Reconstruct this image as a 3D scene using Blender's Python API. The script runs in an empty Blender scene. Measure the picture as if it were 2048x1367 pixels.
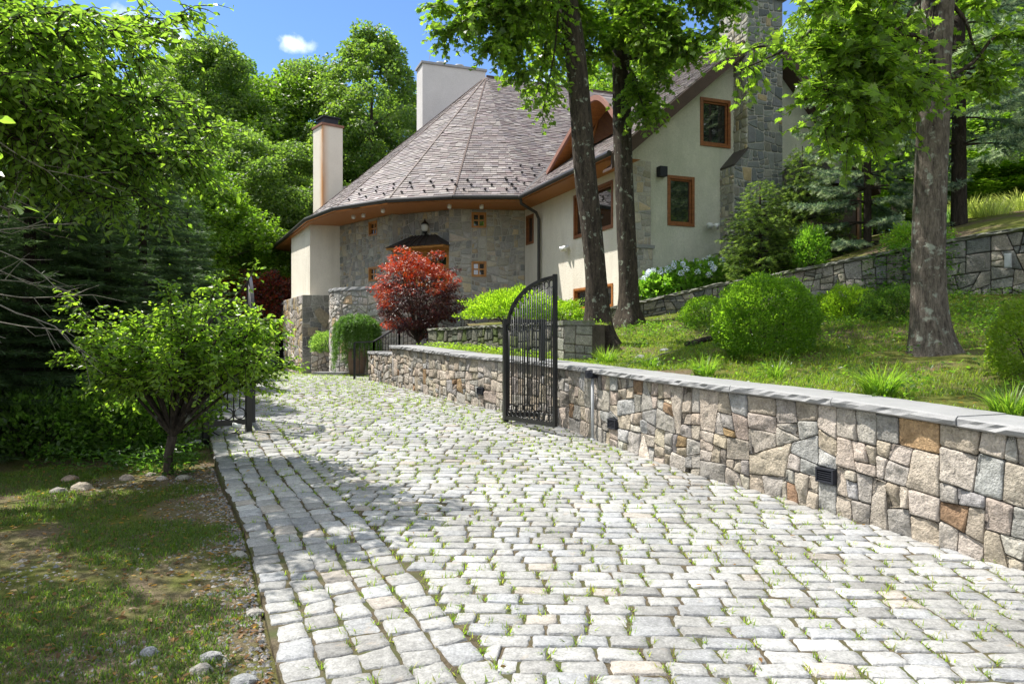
import bpy, math, random
import numpy as np
from mathutils import Vector, Matrix
from mathutils.bvhtree import BVHTree
from mathutils import noise as mnoise
random.seed(7)
RNG = np.random.default_rng(11)
sc = bpy.context.scene
COL = sc.collection
F = 1500.0            # focal length in pixels of the 2048 px wide photograph
EYE = 1.5


def at(px, py, d):
    return Vector(((px - 1024) / F * d, d, EYE - (py - 683.5) / F * d))


# ---------------------------------------------------------------- scene, camera, light
cam = bpy.data.cameras.new('camera')
cam.sensor_width = 36
cam.lens = 36 * F / 2048
cam.clip_start = .05
cam.clip_end = 2000
co = bpy.data.objects.new('camera', cam)
COL.objects.link(co)
co.location = (0, 0, EYE)
co.rotation_euler = (math.radians(90), 0, 0)
sc.camera = co

SUN_EL = math.radians(58)
SUN_H = Vector((-.91, .41)).normalized()
sun = bpy.data.lights.new('sun', 'SUN')
sun.energy = 4.8
sun.angle = math.radians(.53)
sun.color = (1, .955, .88)
so = bpy.data.objects.new('sun', sun)
COL.objects.link(so)
to_sun = Vector((SUN_H.x * math.cos(SUN_EL), SUN_H.y * math.cos(SUN_EL), math.sin(SUN_EL)))
so.rotation_euler = to_sun.to_track_quat('Z', 'Y').to_euler()
so.location = (-20, 20, 40)

w = bpy.data.worlds.new('World')
sc.world = w
w.use_nodes = True
nt = w.node_tree
nt.nodes.clear()
N = nt.nodes.new
L = nt.links.new
sky = N('ShaderNodeTexSky')
sky.sky_type = 'NISHITA'
sky.sun_disc = False
sky.sun_elevation = SUN_EL
sky.sun_rotation = math.atan2(SUN_H.x, SUN_H.y)
sky.air_density = 1.0
sky.dust_density = .1
sky.ozone_density = 1.0
bg = N('ShaderNodeBackground')
bg.inputs['Strength'].default_value = .15
out = N('ShaderNodeOutputWorld')
# small fair-weather clouds that belong to the sky itself, placed by direction
tc = N('ShaderNodeTexCoord')


def sky_cloud(prev, px, py, rad, squash, gain):
    v = (at(px, py, 1500) - Vector((0, 0, EYE))).normalized()
    sub = N('ShaderNodeVectorMath'); sub.operation = 'SUBTRACT'
    L(tc.outputs['Generated'], sub.inputs[0]); sub.inputs[1].default_value = v
    mul = N('ShaderNodeVectorMath'); mul.operation = 'MULTIPLY'
    L(sub.outputs[0], mul.inputs[0]); mul.inputs[1].default_value = (1, 1, squash)
    ln = N('ShaderNodeVectorMath'); ln.operation = 'LENGTH'
    L(mul.outputs[0], ln.inputs[0])
    ns = N('ShaderNodeTexNoise'); ns.inputs['Scale'].default_value = .8 / rad; ns.inputs['Detail'].default_value = 7
    ns.inputs['Roughness'].default_value = .6
    L(tc.outputs['Generated'], ns.inputs['Vector'])
    m1 = N('ShaderNodeMath'); m1.operation = 'MULTIPLY_ADD'
    L(ns.outputs['Fac'], m1.inputs[0]); m1.inputs[1].default_value = -rad * 2.2
    L(ln.outputs['Value'], m1.inputs[2])
    mr = N('ShaderNodeMapRange')
    L(m1.outputs[0], mr.inputs['Value'])
    mr.inputs['From Min'].default_value = rad * .15
    mr.inputs['From Max'].default_value = -rad * 1.35
    mr.inputs['To Max'].default_value = gain
    mx = N('ShaderNodeMixRGB')
    L(mr.outputs[0], mx.inputs['Fac'])
    L(prev, mx.inputs['Color1']); mx.inputs['Color2'].default_value = (7.6, 7.8, 8.2, 1)
    return mx.outputs[0]


tint = N('ShaderNodeMixRGB'); tint.blend_type = 'MULTIPLY'; tint.inputs['Fac'].default_value = 1
L(sky.outputs[0], tint.inputs['Color1']); tint.inputs['Color2'].default_value = (.47, .585, .75, 1)
o_ = tint.outputs[0]
for a in ((596, 90, .017, 1.9, .9), (578, 84, .012, 2.0, .7), (290, 58, .034, 1.9, .95), (335, 76, .02, 2.2, .7), (1080, 165, .03, 2.2, .4), (1640, 60, .04, 1.8, .4)):
    o_ = sky_cloud(o_, *a)
sepd = N('ShaderNodeSeparateXYZ'); L(tc.outputs['Generated'], sepd.inputs[0])  # bright clouds behind and overhead, out of view, added as fill light
side_ = N('ShaderNodeMath'); side_.operation = 'MULTIPLY_ADD'; L(sepd.outputs['Y'], side_.inputs[0]); side_.inputs[1].default_value = -1.0
hi_ = N('ShaderNodeMath'); hi_.operation = 'MULTIPLY'; L(sepd.outputs['Z'], hi_.inputs[0]); hi_.inputs[1].default_value = .9
L(hi_.outputs[0], side_.inputs[2])
where = N('ShaderNodeMapRange'); L(side_.outputs[0], where.inputs['Value']); where.inputs['From Min'].default_value = -.1; where.inputs['From Max'].default_value = .5
cn = N('ShaderNodeTexNoise'); cn.inputs['Scale'].default_value = 2.3; cn.inputs['Detail'].default_value = 6; L(tc.outputs['Generated'], cn.inputs['Vector'])
cm = N('ShaderNodeMapRange'); L(cn.outputs['Fac'], cm.inputs['Value']); cm.inputs['From Min'].default_value = .40; cm.inputs['From Max'].default_value = .56
cf = N('ShaderNodeMath'); cf.operation = 'MULTIPLY'; L(where.outputs[0], cf.inputs[0]); L(cm.outputs[0], cf.inputs[1])
cx = N('ShaderNodeMixRGB'); L(cf.outputs[0], cx.inputs['Fac']); L(o_, cx.inputs['Color1']); cx.inputs['Color2'].default_value = (6.2, 6.35, 6.7, 1)
o_ = cx.outputs[0]
L(o_, bg.inputs['Color'])
L(bg.outputs[0], out.inputs[0])
sc.view_settings.view_transform = 'Standard'
sc.view_settings.look = 'None'
sc.view_settings.exposure = .88
sc.view_settings.gamma = 1
sc.render.engine = 'CYCLES'
sc.cycles.max_bounces = 7
sc.cycles.diffuse_bounces = 4
sc.cycles.glossy_bounces = 3
sc.cycles.transmission_bounces = 5
sc.cycles.transparent_max_bounces = 6
sc.cycles.caustics_reflective = False
sc.cycles.caustics_refractive = False
sc.cycles.sample_clamp_indirect = 6


# ---------------------------------------------------------------- object helpers
def tag(o, label=None, cat=None, group=None, kind=None):
    if label: o['label'] = label
    if cat: o['category'] = cat
    if group: o['group'] = group
    if kind: o['kind'] = kind
    return o


def link(name, me, mat=None, parent=None):
    o = bpy.data.objects.new(name, me)
    COL.objects.link(o)
    if mat is not None:
        for m in (mat if isinstance(mat, (list, tuple)) else [mat]):
            me.materials.append(m)
    if parent is not None:
        o.parent = parent
        o.matrix_parent_inverse = Matrix.Translation(-Vector(parent.location))   # roots are unrotated while built
    return o


def thing(name, label, cat, loc=(0, 0, 0), group=None):
    o = bpy.data.objects.new(name, None)
    COL.objects.link(o)
    o.location = loc
    o.empty_display_size = .2
    return tag(o, label, cat, group)


def copy_thing(root, label, loc=None, rz=0., s=1., group=None):
    """copy of a thing with copies of its parts and their sub-parts"""
    r = root.copy(); COL.objects.link(r)
    r['label'] = label
    if group: r['group'] = group
    for ch in [c for c in COL.objects if c.parent == root]:
        c = ch.copy(); COL.objects.link(c); c.parent = r
        for g in [q for q in COL.objects if q.parent == ch]:
            d = g.copy(); COL.objects.link(d); d.parent = c
    if loc is not None: r.location = loc
    r.rotation_euler = (0, 0, rz)
    r.scale = s if isinstance(s, tuple) else (s, s, s)
    return r


def mesh_np(name, V, loops, sizes, fcol=None, smooth=False, midx=None):
    me = bpy.data.meshes.new(name)
    V = np.asarray(V, np.float32).reshape(-1, 3)
    loops = np.asarray(loops, np.int32); sizes = np.asarray(sizes, np.int32)
    me.vertices.add(len(V)); me.vertices.foreach_set('co', V.ravel())
    me.loops.add(len(loops)); me.loops.foreach_set('vertex_index', loops)
    me.polygons.add(len(sizes))
    st = np.zeros(len(sizes), np.int32); st[1:] = np.cumsum(sizes)[:-1]
    me.polygons.foreach_set('loop_start', st)
    me.polygons.foreach_set('loop_total', sizes)
    me.polygons.foreach_set('use_smooth', np.full(len(sizes), smooth, bool))
    if midx is not None: me.polygons.foreach_set('material_index', np.asarray(midx, np.int32))
    me.update(calc_edges=True)
    if fcol is not None:
        a = me.attributes.new('col', 'FLOAT_COLOR', 'FACE')
        c = np.ones((len(sizes), 4), np.float32); c[:, :3] = np.asarray(fcol, np.float32)
        a.data.foreach_set('color', c.ravel())
    return me


class MB:
    """collects faces and links them as ONE mesh object"""
    def __init__(s):
        s.v = []; s.f = []; s.c = []; s.m = []; s.col = (1, 1, 1); s.mi = 0; s.sm = {}

    def add(s, vs, fs):
        n = len(s.v)
        s.v.extend([tuple(p) for p in vs])
        for f in fs:
            s.f.append([n + i for i in f]); s.c.append(s.col); s.m.append(s.mi)

    def poly(s, pts):
        s.add(pts, [list(range(len(pts)))])

    def box(s, o, x, y, z):
        """box spanned from corner o by the edge vectors x, y, z"""
        o = Vector(o); x = Vector(x); y = Vector(y); z = Vector(z)
        if x.cross(y).dot(z) < 0: x, y = y, x
        p = [o, o + x, o + x + y, o + y]
        p += [q + z for q in p]
        s.add(p, [[3, 2, 1, 0], [4, 5, 6, 7], [0, 1, 5, 4], [1, 2, 6, 5], [2, 3, 7, 6], [3, 0, 4, 7]])

    def cbox(s, c, sx, sy, sz, ux=Vector((1, 0, 0))):
        ux = Vector(ux).normalized(); uy = Vector((-ux.y, ux.x, 0))
        s.box(Vector(c) - ux * sx / 2 - uy * sy / 2 - Vector((0, 0, sz / 2)), ux * sx, uy * sy, Vector((0, 0, sz)))

    def beam(s, a, b, wd, ht, up=Vector((0, 0, 1))):
        a = Vector(a); b = Vector(b); d = (b - a)
        side = d.cross(up)
        if side.length < 1e-6: side = Vector((1, 0, 0))
        side = side.normalized(); u = side.cross(d).normalized()
        s.box(a - side * wd / 2 - u * ht / 2, d, side * wd, u * ht)

    def tube(s, path, rad, n=8, caps=True, wob=None, twist=None):
        path = [Vector(p) for p in path]
        if not isinstance(rad, (list, tuple)): rad = [rad] * len(path)
        vs = []; ref = None
        for i, p in enumerate(path):
            d = (path[min(i + 1, len(path) - 1)] - path[max(i - 1, 0)]).normalized()
            if ref is None:
                ref = Vector((1, 0, 0)) if abs(d.x) < .8 else Vector((0, 1, 0))
            u = (ref - d * ref.dot(d)).normalized(); ref = u
            v = d.cross(u)
            for k in range(n):
                a = 2 * math.pi * k / n
                r = rad[i]
                if wob: r = wob(i, a, r, p)
                vs.append(p + (u * math.cos(a) + v * math.sin(a)) * r)
        fs = []
        for i in range(len(path) - 1):
            for k in range(n):
                fs.append([i * n + k, i * n + (k + 1) % n, (i + 1) * n + (k + 1) % n, (i + 1) * n + k])
        if caps:
            fs.append(list(range(n))[::-1]); fs.append([(len(path) - 1) * n + k for k in range(n)])
        s.add(vs, fs)

    def ring(s, c, u, v, R, r, n=20, m=6):
        c = Vector(c); u = Vector(u).normalized(); v = Vector(v).normalized(); w_ = u.cross(v)
        vs = []; fs = []
        for i in range(n):
            a = 2 * math.pi * i / n; d = u * math.cos(a) + v * math.sin(a)
            for k in range(m):
                b = 2 * math.pi * k / m
                vs.append(c + d * (R + r * math.cos(b)) + w_ * r * math.sin(b))
        for i in range(n):
            for k in range(m):
                fs.append([i * m + k, ((i + 1) % n) * m + k, ((i + 1) % n) * m + (k + 1) % m, i * m + (k + 1) % m])
        s.add(vs, fs)

    def lathe(s, c, prof, n=16):
        c = Vector(c); vs = []; fs = []
        for r, z in prof:
            for k in range(n):
                a = 2 * math.pi * k / n
                vs.append(c + Vector((r * math.cos(a), r * math.sin(a), z)))
        for i in range(len(prof) - 1):
            for k in range(n):
                fs.append([i * n + k, i * n + (k + 1) % n, (i + 1) * n + (k + 1) % n, (i + 1) * n + k])
        fs.append(list(range(n))[::-1]); fs.append([(len(prof) - 1) * n + k for k in range(n)])
        s.add(vs, fs)

    def mesh(s, name, smooth=False):
        loops = [i for f in s.f for i in f]
        me = mesh_np(name, s.v, loops, [len(f) for f in s.f], s.c, smooth, s.m)
        if s.sm:
            fl = np.zeros(len(s.f), bool); fl[list(s.sm)] = True
            me.polygons.foreach_set('use_smooth', fl)
        return me

    def build(s, name, mat, parent=None, smooth=False):
        return link(name, s.mesh(name, smooth), mat, parent)


# ---------------------------------------------------------------- materials
def ramp(nt, fac, stops):
    r = nt.nodes.new('ShaderNodeValToRGB')
    e = r.color_ramp.elements
    while len(e) < len(stops): e.new(.5)
    for q, (p, c) in zip(e, stops):
        q.position = p; q.color = (*c, 1) if len(c) == 3 else c
    nt.links.new(fac, r.inputs[0])
    return r.outputs[0]


def noise(nt, vec, scale, detail=5, rough=.55, stretch=None):
    if stretch:
        m = nt.nodes.new('ShaderNodeMapping'); m.inputs['Scale'].default_value = stretch
        nt.links.new(vec, m.inputs[0]); vec = m.outputs[0]
    n = nt.nodes.new('ShaderNodeTexNoise')
    n.inputs['Scale'].default_value = scale; n.inputs['Detail'].default_value = detail; n.inputs['Roughness'].default_value = rough
    nt.links.new(vec, n.inputs['Vector'])
    return n.outputs['Fac']


def mixc(nt, mode, fac, a, b):
    m = nt.nodes.new('ShaderNodeMixRGB'); m.blend_type = mode
    for s_, x in ((m.inputs[0], fac), (m.inputs[1], a), (m.inputs[2], b)):
        if isinstance(x, bpy.types.NodeSocket): nt.links.new(x, s_)
        else: s_.default_value = (*x, 1) if isinstance(x, (tuple, list)) else x
    return m.outputs[0]


def newmat(name, rough=.8, spec=.3):
    m = bpy.data.materials.new(name); m.use_nodes = True
    nt = m.node_tree; b = nt.nodes['Principled BSDF']
    b.inputs['Roughness'].default_value = rough
    b.inputs['Specular IOR Level'].default_value = spec
    g = nt.nodes.new('ShaderNodeNewGeometry')
    return m, nt, b, g.outputs['Position']


def attr(nt):
    a = nt.nodes.new('ShaderNodeAttribute'); a.attribute_name = 'col'
    return a.outputs['Color']


def bump(nt, b, h, strength, dist=.02):
    n = nt.nodes.new('ShaderNodeBump'); n.inputs['Strength'].default_value = strength; n.inputs['Distance'].default_value = dist
    nt.links.new(h, n.inputs['Height']); nt.links.new(n.outputs[0], b.inputs['Normal'])


def surf(name, base=None, var=.25, scale=3, fine=60, rough=.85, spec=.25, bmp=.3, bdist=.01, use_attr=False, stretch=None, stain=None, wear=None):
    """weathered solid surface: base colour (or the face attribute), two scales of mottling, fine relief"""
    m, nt, b, P = newmat(name, rough, spec)
    c = attr(nt) if use_attr else base
    n1 = noise(nt, P, scale, 6, .6, stretch)
    n2 = noise(nt, P, fine, 4, .65, stretch)
    lo = 1 - var; hi = 1 + var * .7
    c1 = mixc(nt, 'MULTIPLY', 1., ramp(nt, n1, [(.25, (lo, lo, lo)), (.75, (hi, hi, hi))]), c)
    c2 = mixc(nt, 'MULTIPLY', 1., c1, ramp(nt, n2, [(.3, (lo, lo, lo)), (.72, (hi, hi, hi))]))
    if stain:
        sc_, lo_, hi_, colr = stain[:4]
        n3 = noise(nt, P, sc_, 6, .65, stain[4] if len(stain) > 4 else None)
        c2 = mixc(nt, 'MIX', ramp(nt, n3, [(lo_, (0, 0, 0)), (hi_, (1, 1, 1))]), c2, colr)
    if wear:
        c2 = mixc(nt, 'MULTIPLY', 1., c2, ramp(nt, noise(nt, P, wear, 5, .6), [(.3, (.74, .73, .70)), (.66, (1.10, 1.10, 1.09))]))
    nt.links.new(c2, b.inputs['Base Color'])
    if bmp: bump(nt, b, mixc(nt, 'ADD', .5, n2, n1), bmp, bdist)
    return m


def leaf_mat(name, trans=.4, gain=(1.0, 1.25, .45), gloss=.35, spec=.35):
    m = bpy.data.materials.new(name); m.use_nodes = True
    nt = m.node_tree; b = nt.nodes['Principled BSDF']
    c = attr(nt)
    b.inputs['Roughness'].default_value = gloss
    b.inputs['Specular IOR Level'].default_value = spec
    nt.links.new(c, b.inputs['Base Color'])
    t = nt.nodes.new('ShaderNodeBsdfTranslucent')
    nt.links.new(mixc(nt, 'MULTIPLY', 1., c, tuple(4.1 * g for g in gain)), t.inputs['Color'])
    ms = nt.nodes.new('ShaderNodeMixShader'); ms.inputs[0].default_value = trans
    nt.links.new(b.outputs[0], ms.inputs[1]); nt.links.new(t.outputs[0], ms.inputs[2])
    nt.links.new(ms.outputs[0], nt.nodes['Material Output'].inputs[0])
    return m


def glass_mat(name='window_glass', ior=1.75):
    m, nt, b, P = newmat(name, .03, .9)
    b.inputs['Base Color'].default_value = (.012, .014, .013, 1)
    b.inputs['IOR'].default_value = ior
    bump(nt, b, noise(nt, P, 1.1, 2), .06, .05)
    return m


M = dict(
    granite=surf('granite_sett', wear=.9, var=.33, scale=26, fine=85, rough=.85, bmp=.8, bdist=.008, use_attr=True, stain=(6, .62, .8, (.40, .33, .26))),
    field=surf('field_stone', wear=1.6, var=.34, scale=15, fine=48, rough=.88, bmp=.95, bdist=.03, use_attr=True),
    housestone=surf('house_stone', var=.2, scale=4, fine=28, rough=.88, bmp=.5, bdist=.02, use_attr=True),
    joint=surf('dark_joint', (.105, .088, .07), .4, 5, 60),
    mortar=surf('pale_mortar', (.43, .41, .37), .2, 5, 60),
    cap=surf('bluestone_coping', (.275, .275, .275), .16, 2.5, 120, .75, .3, .35, .008, stain=(3.5, .6, .75, (.30, .30, .28))),
    mossy=surf('mossy_coping', (.20, .20, .17), .3, 4, 60, .9, .2, .6, .02, stain=(5, .5, .66, (.09, .12, .03))),
    stucco=surf('stucco', (.73, .68, .58), .09, .9, 26, .92, .15, .8, .02, stain=(1.3, .48, .80, (.54, .49, .40), (1, 1, .22))),
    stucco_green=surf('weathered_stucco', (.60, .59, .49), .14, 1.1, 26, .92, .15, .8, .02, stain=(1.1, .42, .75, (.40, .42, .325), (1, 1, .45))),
    chimstucco=surf('grey_stucco', (.52, .50, .48), .10, 1.0, 26, .92, .15, .6, .02),
    slate=surf('slate_tiles', var=.14, scale=2.2, fine=34, rough=.62, spec=.35, bmp=.4, bdist=.008, use_attr=True),
    copper=surf('aged_copper', (.055, .048, .045), .3, 3, 40, .5, .4, .15),
    copperflash=surf('copper_flashing', (.22, .10, .06), .3, 3, 40, .5, .4, .15),
    darkmetal=surf('gutter_metal', (.040, .036, .033), .25, 4, 50, .45, .4, .1),
    iron=surf('black_iron', (.012, .012, .013), .3, 12, 90, .38, .5, .12, .002),
    zinc=surf('galvanised_pipe', (.42, .43, .44), .15, 8, 80, .5, .4, .1),
    white=surf('white_fixture', (.75, .75, .74), .06, 8, 80, .45, .4, .05),
    glasslamp=surf('frosted_lamp_glass', (.62, .62, .58), .1, 8, 40, .3, .5, .05),
    terra=surf('clay_pot', (.22, .15, .11), .25, 6, 60, .9, .2, .4),
    bark=None, soil=surf('joint_soil', (.105, .085, .055), .5, 9, 90, .95, .1, .6, stain=(2.2, .46, .62, (.07, .08, .032))),
    lead=surf('slate_box', (.02, .022, .03), .2, 8, 80, .6, .3, .1),
    glass=glass_mat(), skyglass=glass_mat('sky_reflecting_glass', 2.6),  # second glass has raised IOR so the dormer mirrors more sky
    brown=surf('brown_fascia', (.085, .052, .038), .2, 3, 40, .6, .3, .2),
)


def rust_mat():
    m, nt, b, P = newmat('rust_stained_stucco', .92, .15)
    n2 = noise(nt, P, 26, 4, .65); n1 = noise(nt, P, 1.0, 6, .6)
    c = mixc(nt, 'MULTIPLY', 1., (.66, .61, .52), ramp(nt, mixc(nt, 'ADD', .5, n1, n2), [(.4, (.88, .88, .88)), (1., (1.06, 1.06, 1.06))]))
    d = nt.nodes.new('ShaderNodeVectorMath'); d.operation = 'SUBTRACT'; nt.links.new(P, d.inputs[0]); d.inputs[1].default_value = (-8.36, 33.02, 0)
    f = nt.nodes.new('ShaderNodeVectorMath'); f.operation = 'MULTIPLY'; nt.links.new(d.outputs[0], f.inputs[0]); f.inputs[1].default_value = (1, 1, 0)
    l = nt.nodes.new('ShaderNodeVectorMath'); l.operation = 'LENGTH'; nt.links.new(f.outputs[0], l.inputs[0])
    n3 = noise(nt, P, 3, 5, .6, (1, 1, .15))
    k = mixc(nt, 'MULTIPLY', 1., ramp(nt, l.outputs['Value'], [(.02, (.95, .95, .95)), (.17, (.35, .35, .35)), (.34, (0, 0, 0))]), ramp(nt, n3, [(.3, (.4, .4, .4)), (.6, (1, 1, 1))]))
    c = mixc(nt, 'MIX', k, c, (.46, .20, .055))
    nt.links.new(c, b.inputs['Base Color']); bump(nt, b, n2, .5, .02)
    return m


M['ruststucco'] = rust_mat()


def wood_mat(name, base, dark):
    m, nt, b, P = newmat(name, .42, .4)
    n = noise(nt, P, 3, 5, .6, (1, 1, 14))
    n2 = noise(nt, P, 26, 4, .6, (1, 1, .25))
    c = mixc(nt, 'MIX', ramp(nt, n, [(.35, (0, 0, 0)), (.7, (1, 1, 1))]), base, dark)
    c = mixc(nt, 'MULTIPLY', 1., c, ramp(nt, n2, [(.3, (.75, .75, .75)), (.7, (1.15, 1.15, 1.15))]))
    nt.links.new(c, b.inputs['Base Color']); bump(nt, b, n2, .15, .004)
    return m


M['wood'] = wood_mat('oiled_cedar', (.42, .17, .045), (.30, .105, .028))
M['doorwood'] = wood_mat('honey_oak', (.50, .23, .055), (.38, .16, .04))
M['winwood'] = wood_mat('stained_window_wood', (.30, .115, .038), (.17, .06, .022))


def soffit_mat():
    """boarded cedar soffit"""
    m, nt, b, P = newmat('cedar_soffit', .5, .3)
    n = noise(nt, P, 6, 5, .6)
    c = mixc(nt, 'MIX', n, (.46, .19, .06), (.33, .125, .038))
    wv = nt.nodes.new('ShaderNodeTexWave'); wv.inputs['Scale'].default_value = 3.2; wv.inputs['Distortion'].default_value = .4
    mp = nt.nodes.new('ShaderNodeMapping'); mp.inputs['Rotation'].default_value = (0, 0, math.radians(-69))
    nt.links.new(P, mp.inputs[0]); nt.links.new(mp.outputs[0], wv.inputs['Vector'])
    c = mixc(nt, 'MULTIPLY', 1., c, ramp(nt, wv.outputs['Fac'], [(.02, (.45, .45, .45)), (.10, (1, 1, 1))]))
    nt.links.new(c, b.inputs['Base Color'])
    return m


M['soffit'] = soffit_mat()


def bark_mat(name, dark, lite, lichen, lo=.6, hi=.68):
    m, nt, b, P = newmat(name, .92, .15)
    n = noise(nt, P, 17, 8, .75, (1, 1, .2))
    n2 = noise(nt, P, 60, 5, .7, (1, 1, .3))
    c = mixc(nt, 'MIX', ramp(nt, n, [(.36, (0, 0, 0)), (.66, (1, 1, 1))]), dark, lite)
    c = mixc(nt, 'MULTIPLY', 1., c, ramp(nt, n2, [(.3, (.55, .55, .55)), (.7, (1.25, 1.25, 1.25))]))
    n3 = noise(nt, P, 7.5, 5, .6)
    c = mixc(nt, 'MIX', ramp(nt, n3, [(lo, (0, 0, 0)), (hi, (1, 1, 1))]), c, lichen)
    nt.links.new(c, b.inputs['Base Color'])
    bump(nt, b, mixc(nt, 'ADD', .6, n, n2), 1., .05)
    return m


M['bark'] = bark_mat('maple_bark', (.032, .026, .021), (.115, .092, .07), (.26, .28, .22), .60, .66)
M['bark_pale'] = bark_mat('grey_maple_bark', (.07, .058, .048), (.28, .24, .195), (.34, .36, .30), .57, .64)
M['bark_dark'] = bark_mat('conifer_bark', (.03, .024, .02), (.075, .06, .048), (.12, .13, .11), .68, .76)
M['twig'] = surf('dead_twig', (.26, .235, .20), .3, 10, 60)

M['leaf'] = leaf_mat('maple_leaf', .48, (1.08, 1.24, .42))
M['leaf_big'] = leaf_mat('broad_leaf', .48, (1.08, 1.24, .42))
M['leaf_far'] = leaf_mat('forest_leaf', .40, (1.08, 1.2, .45), .42, .3)
M['leaf_red'] = leaf_mat('red_maple_leaf', .3, (.85, .36, .25), .35, .45)
M['needle'] = leaf_mat('needle', .25, (1.0, 1.1, .6), .5, .25)
M['blade'] = leaf_mat('grass_blade', .4, (1.0, 1.15, .4), .4, .3)
M['petal'] = leaf_mat('hydrangea_petal', .3, (.5, .5, .55), .6, .2)


# ---------------------------------------------------------------- 2D polygon helpers
def clip(poly, nx, ny, c):
    """keep the part of a convex polygon with nx*x + ny*y <= c"""
    o = []
    for i in range(len(poly)):
        a = poly[i]; b = poly[(i + 1) % len(poly)]
        da = nx * a[0] + ny * a[1] - c; db = nx * b[0] + ny * b[1] - c
        if da <= 0: o.append(a)
        if (da < 0 < db) or (db < 0 < da):
            t = da / (da - db); o.append((a[0] + t * (b[0] - a[0]), a[1] + t * (b[1] - a[1])))
    return o


def area(p):
    return .5 * sum(p[i][0] * p[(i + 1) % len(p)][1] - p[(i + 1) % len(p)][0] * p[i][1] for i in range(len(p)))


def cen(p):
    return (sum(q[0] for q in p) / len(p), sum(q[1] for q in p) / len(p))


def inset(p, d):
    q = list(p)
    for i in range(len(p)):
        a = p[i]; b = p[(i + 1) % len(p)]
        ex, ey = b[0] - a[0], b[1] - a[1]; l = math.hypot(ex, ey)
        if l < 1e-6: continue
        nx, ny = ey / l, -ex / l
        q = clip(q, nx, ny, nx * a[0] + ny * a[1] - d)
        if len(q) < 3: return []
    return q


def thick(p):
    per = sum(math.hypot(p[i][0] - p[i - 1][0], p[i][1] - p[i - 1][1]) for i in range(len(p)))
    return abs(area(p)) / max(per, 1e-6) ** 2


def split(poly, amin, amax, tilt=.22, asp=1.):
    """break a convex polygon into irregular roughly squared stones"""
    st = [poly]; res = []
    while st:
        p = st.pop(); A = abs(area(p))
        if A < amin or (A < amax and random.random() < .5 * (1 - (A - amin) / (amax - amin)) + .12):
            res.append(p); continue
        xs = [q[0] for q in p]; ys = [q[1] for q in p]
        wx, wy = max(xs) - min(xs), (max(ys) - min(ys)) * asp
        for _ in range(6):
            vert = wx > wy * random.uniform(.75, 1.33)
            a = random.gauss(0, tilt) + (0 if vert else math.pi / 2)
            t = random.uniform(.34, .66)
            cx, cy = cen(p)
            cx += (t - .5) * (max(xs) - min(xs)) * (1 if vert else 0)
            cy += (t - .5) * (max(ys) - min(ys)) * (0 if vert else 1)
            nx, ny = math.cos(a), math.sin(a); c = nx * cx + ny * cy
            q1 = clip(p, nx, ny, c); q2 = clip(p, -nx, -ny, -c)
            if len(q1) >= 4 and len(q2) >= 4 and min(thick(q1), thick(q2)) > .034: break
        if len(q1) < 3 or len(q2) < 3: res.append(p)
        else: st += [q1, q2]
    return res


def chamfer(p, d):
    q = []
    for i in range(len(p)):
        a = p[i - 1]; b = p[i]; c = p[(i + 1) % len(p)]
        l1 = math.hypot(a[0] - b[0], a[1] - b[1]); l2 = math.hypot(c[0] - b[0], c[1] - b[1])
        if l1 < 1e-5 or l2 < 1e-5: continue
        d1 = min(d * random.uniform(.5, 1.5), l1 * .4); d2 = min(d * random.uniform(.5, 1.5), l2 * .4)
        q.append((b[0] + (a[0] - b[0]) / l1 * d1, b[1] + (a[1] - b[1]) / l1 * d1))
        q.append((b[0] + (c[0] - b[0]) / l2 * d2, b[1] + (c[1] - b[1]) / l2 * d2))
    return q


def densify(p, step):
    q = []
    for i in range(len(p)):
        a = p[i]; b = p[(i + 1) % len(p)]
        n = max(1, int(math.hypot(a[0] - b[0], a[1] - b[1]) / step))
        for k in range(n):
            q.append((a[0] + (b[0] - a[0]) * k / n, a[1] + (b[1] - a[1]) * k / n))
    return q


def stone(mb, poly, mapf, joint, h, rough, step=.09, ch=.011):
    """one rounded rough-faced stone standing proud of the joint; mapf(s, z, out) -> world"""
    if area(poly) < 0: poly = poly[::-1]
    p = inset(poly, joint / 2)
    if len(p) < 3 or abs(area(p)) < .0008: return
    p = chamfer(p, ch)
    if len(p) < 3: return
    p = densify(p, step); c = cen(p); n = len(p)
    r_ = math.sqrt(abs(area(p)))
    e = min(.12, .014 / r_ + .02)
    vs = []; tx, ty = random.gauss(0, rough * .7), random.gauss(0, rough * .7); ph = random.random() * 50
    fa, fb, fc = random.gauss(0, 1), random.gauss(0, 1), random.uniform(-.3, .5)
    rel = lambda x, y: rough * (1.3 * mnoise.noise(Vector((x * 8, y * 8, ph))) + 1.1 * mnoise.noise(Vector((x * 22, y * 22, ph))) - 1.3 * max(0, ((x - c[0]) * fa + (y - c[1]) * fb) / r_ * 1.6 - fc))
    for k, (sc_, dz) in enumerate(((1., -.035), (1., h * .35), (1 - e, h * .88), (.82, h), (.6, h), (.34, h))):
        for q in p:
            dx, dy = (q[0] - c[0]), (q[1] - c[1])
            js = 1 + (random.gauss(0, .010) if k else 0)
            x, y = c[0] + dx * sc_ * js, c[1] + dy * sc_ * js
            vs.append(mapf(x, y, dz + (rel(x, y) + sc_ * (dx * tx + dy * ty) / r_ if k >= 2 else 0)))
    vs.append(mapf(c[0], c[1], h + rel(*c)))
    fs = []
    for k in range(5):
        for i in range(n):
            fs.append([k * n + i, k * n + (i + 1) % n, (k + 1) * n + (i + 1) % n, (k + 1) * n + i])
    for i in range(n): fs.append([5 * n + i, 5 * n + (i + 1) % n, 6 * n])
    f0 = len(mb.f)
    mb.add(vs, fs)
    for q in range(f0 + n, f0 + len(fs)): mb.sm[q] = 1


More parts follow.
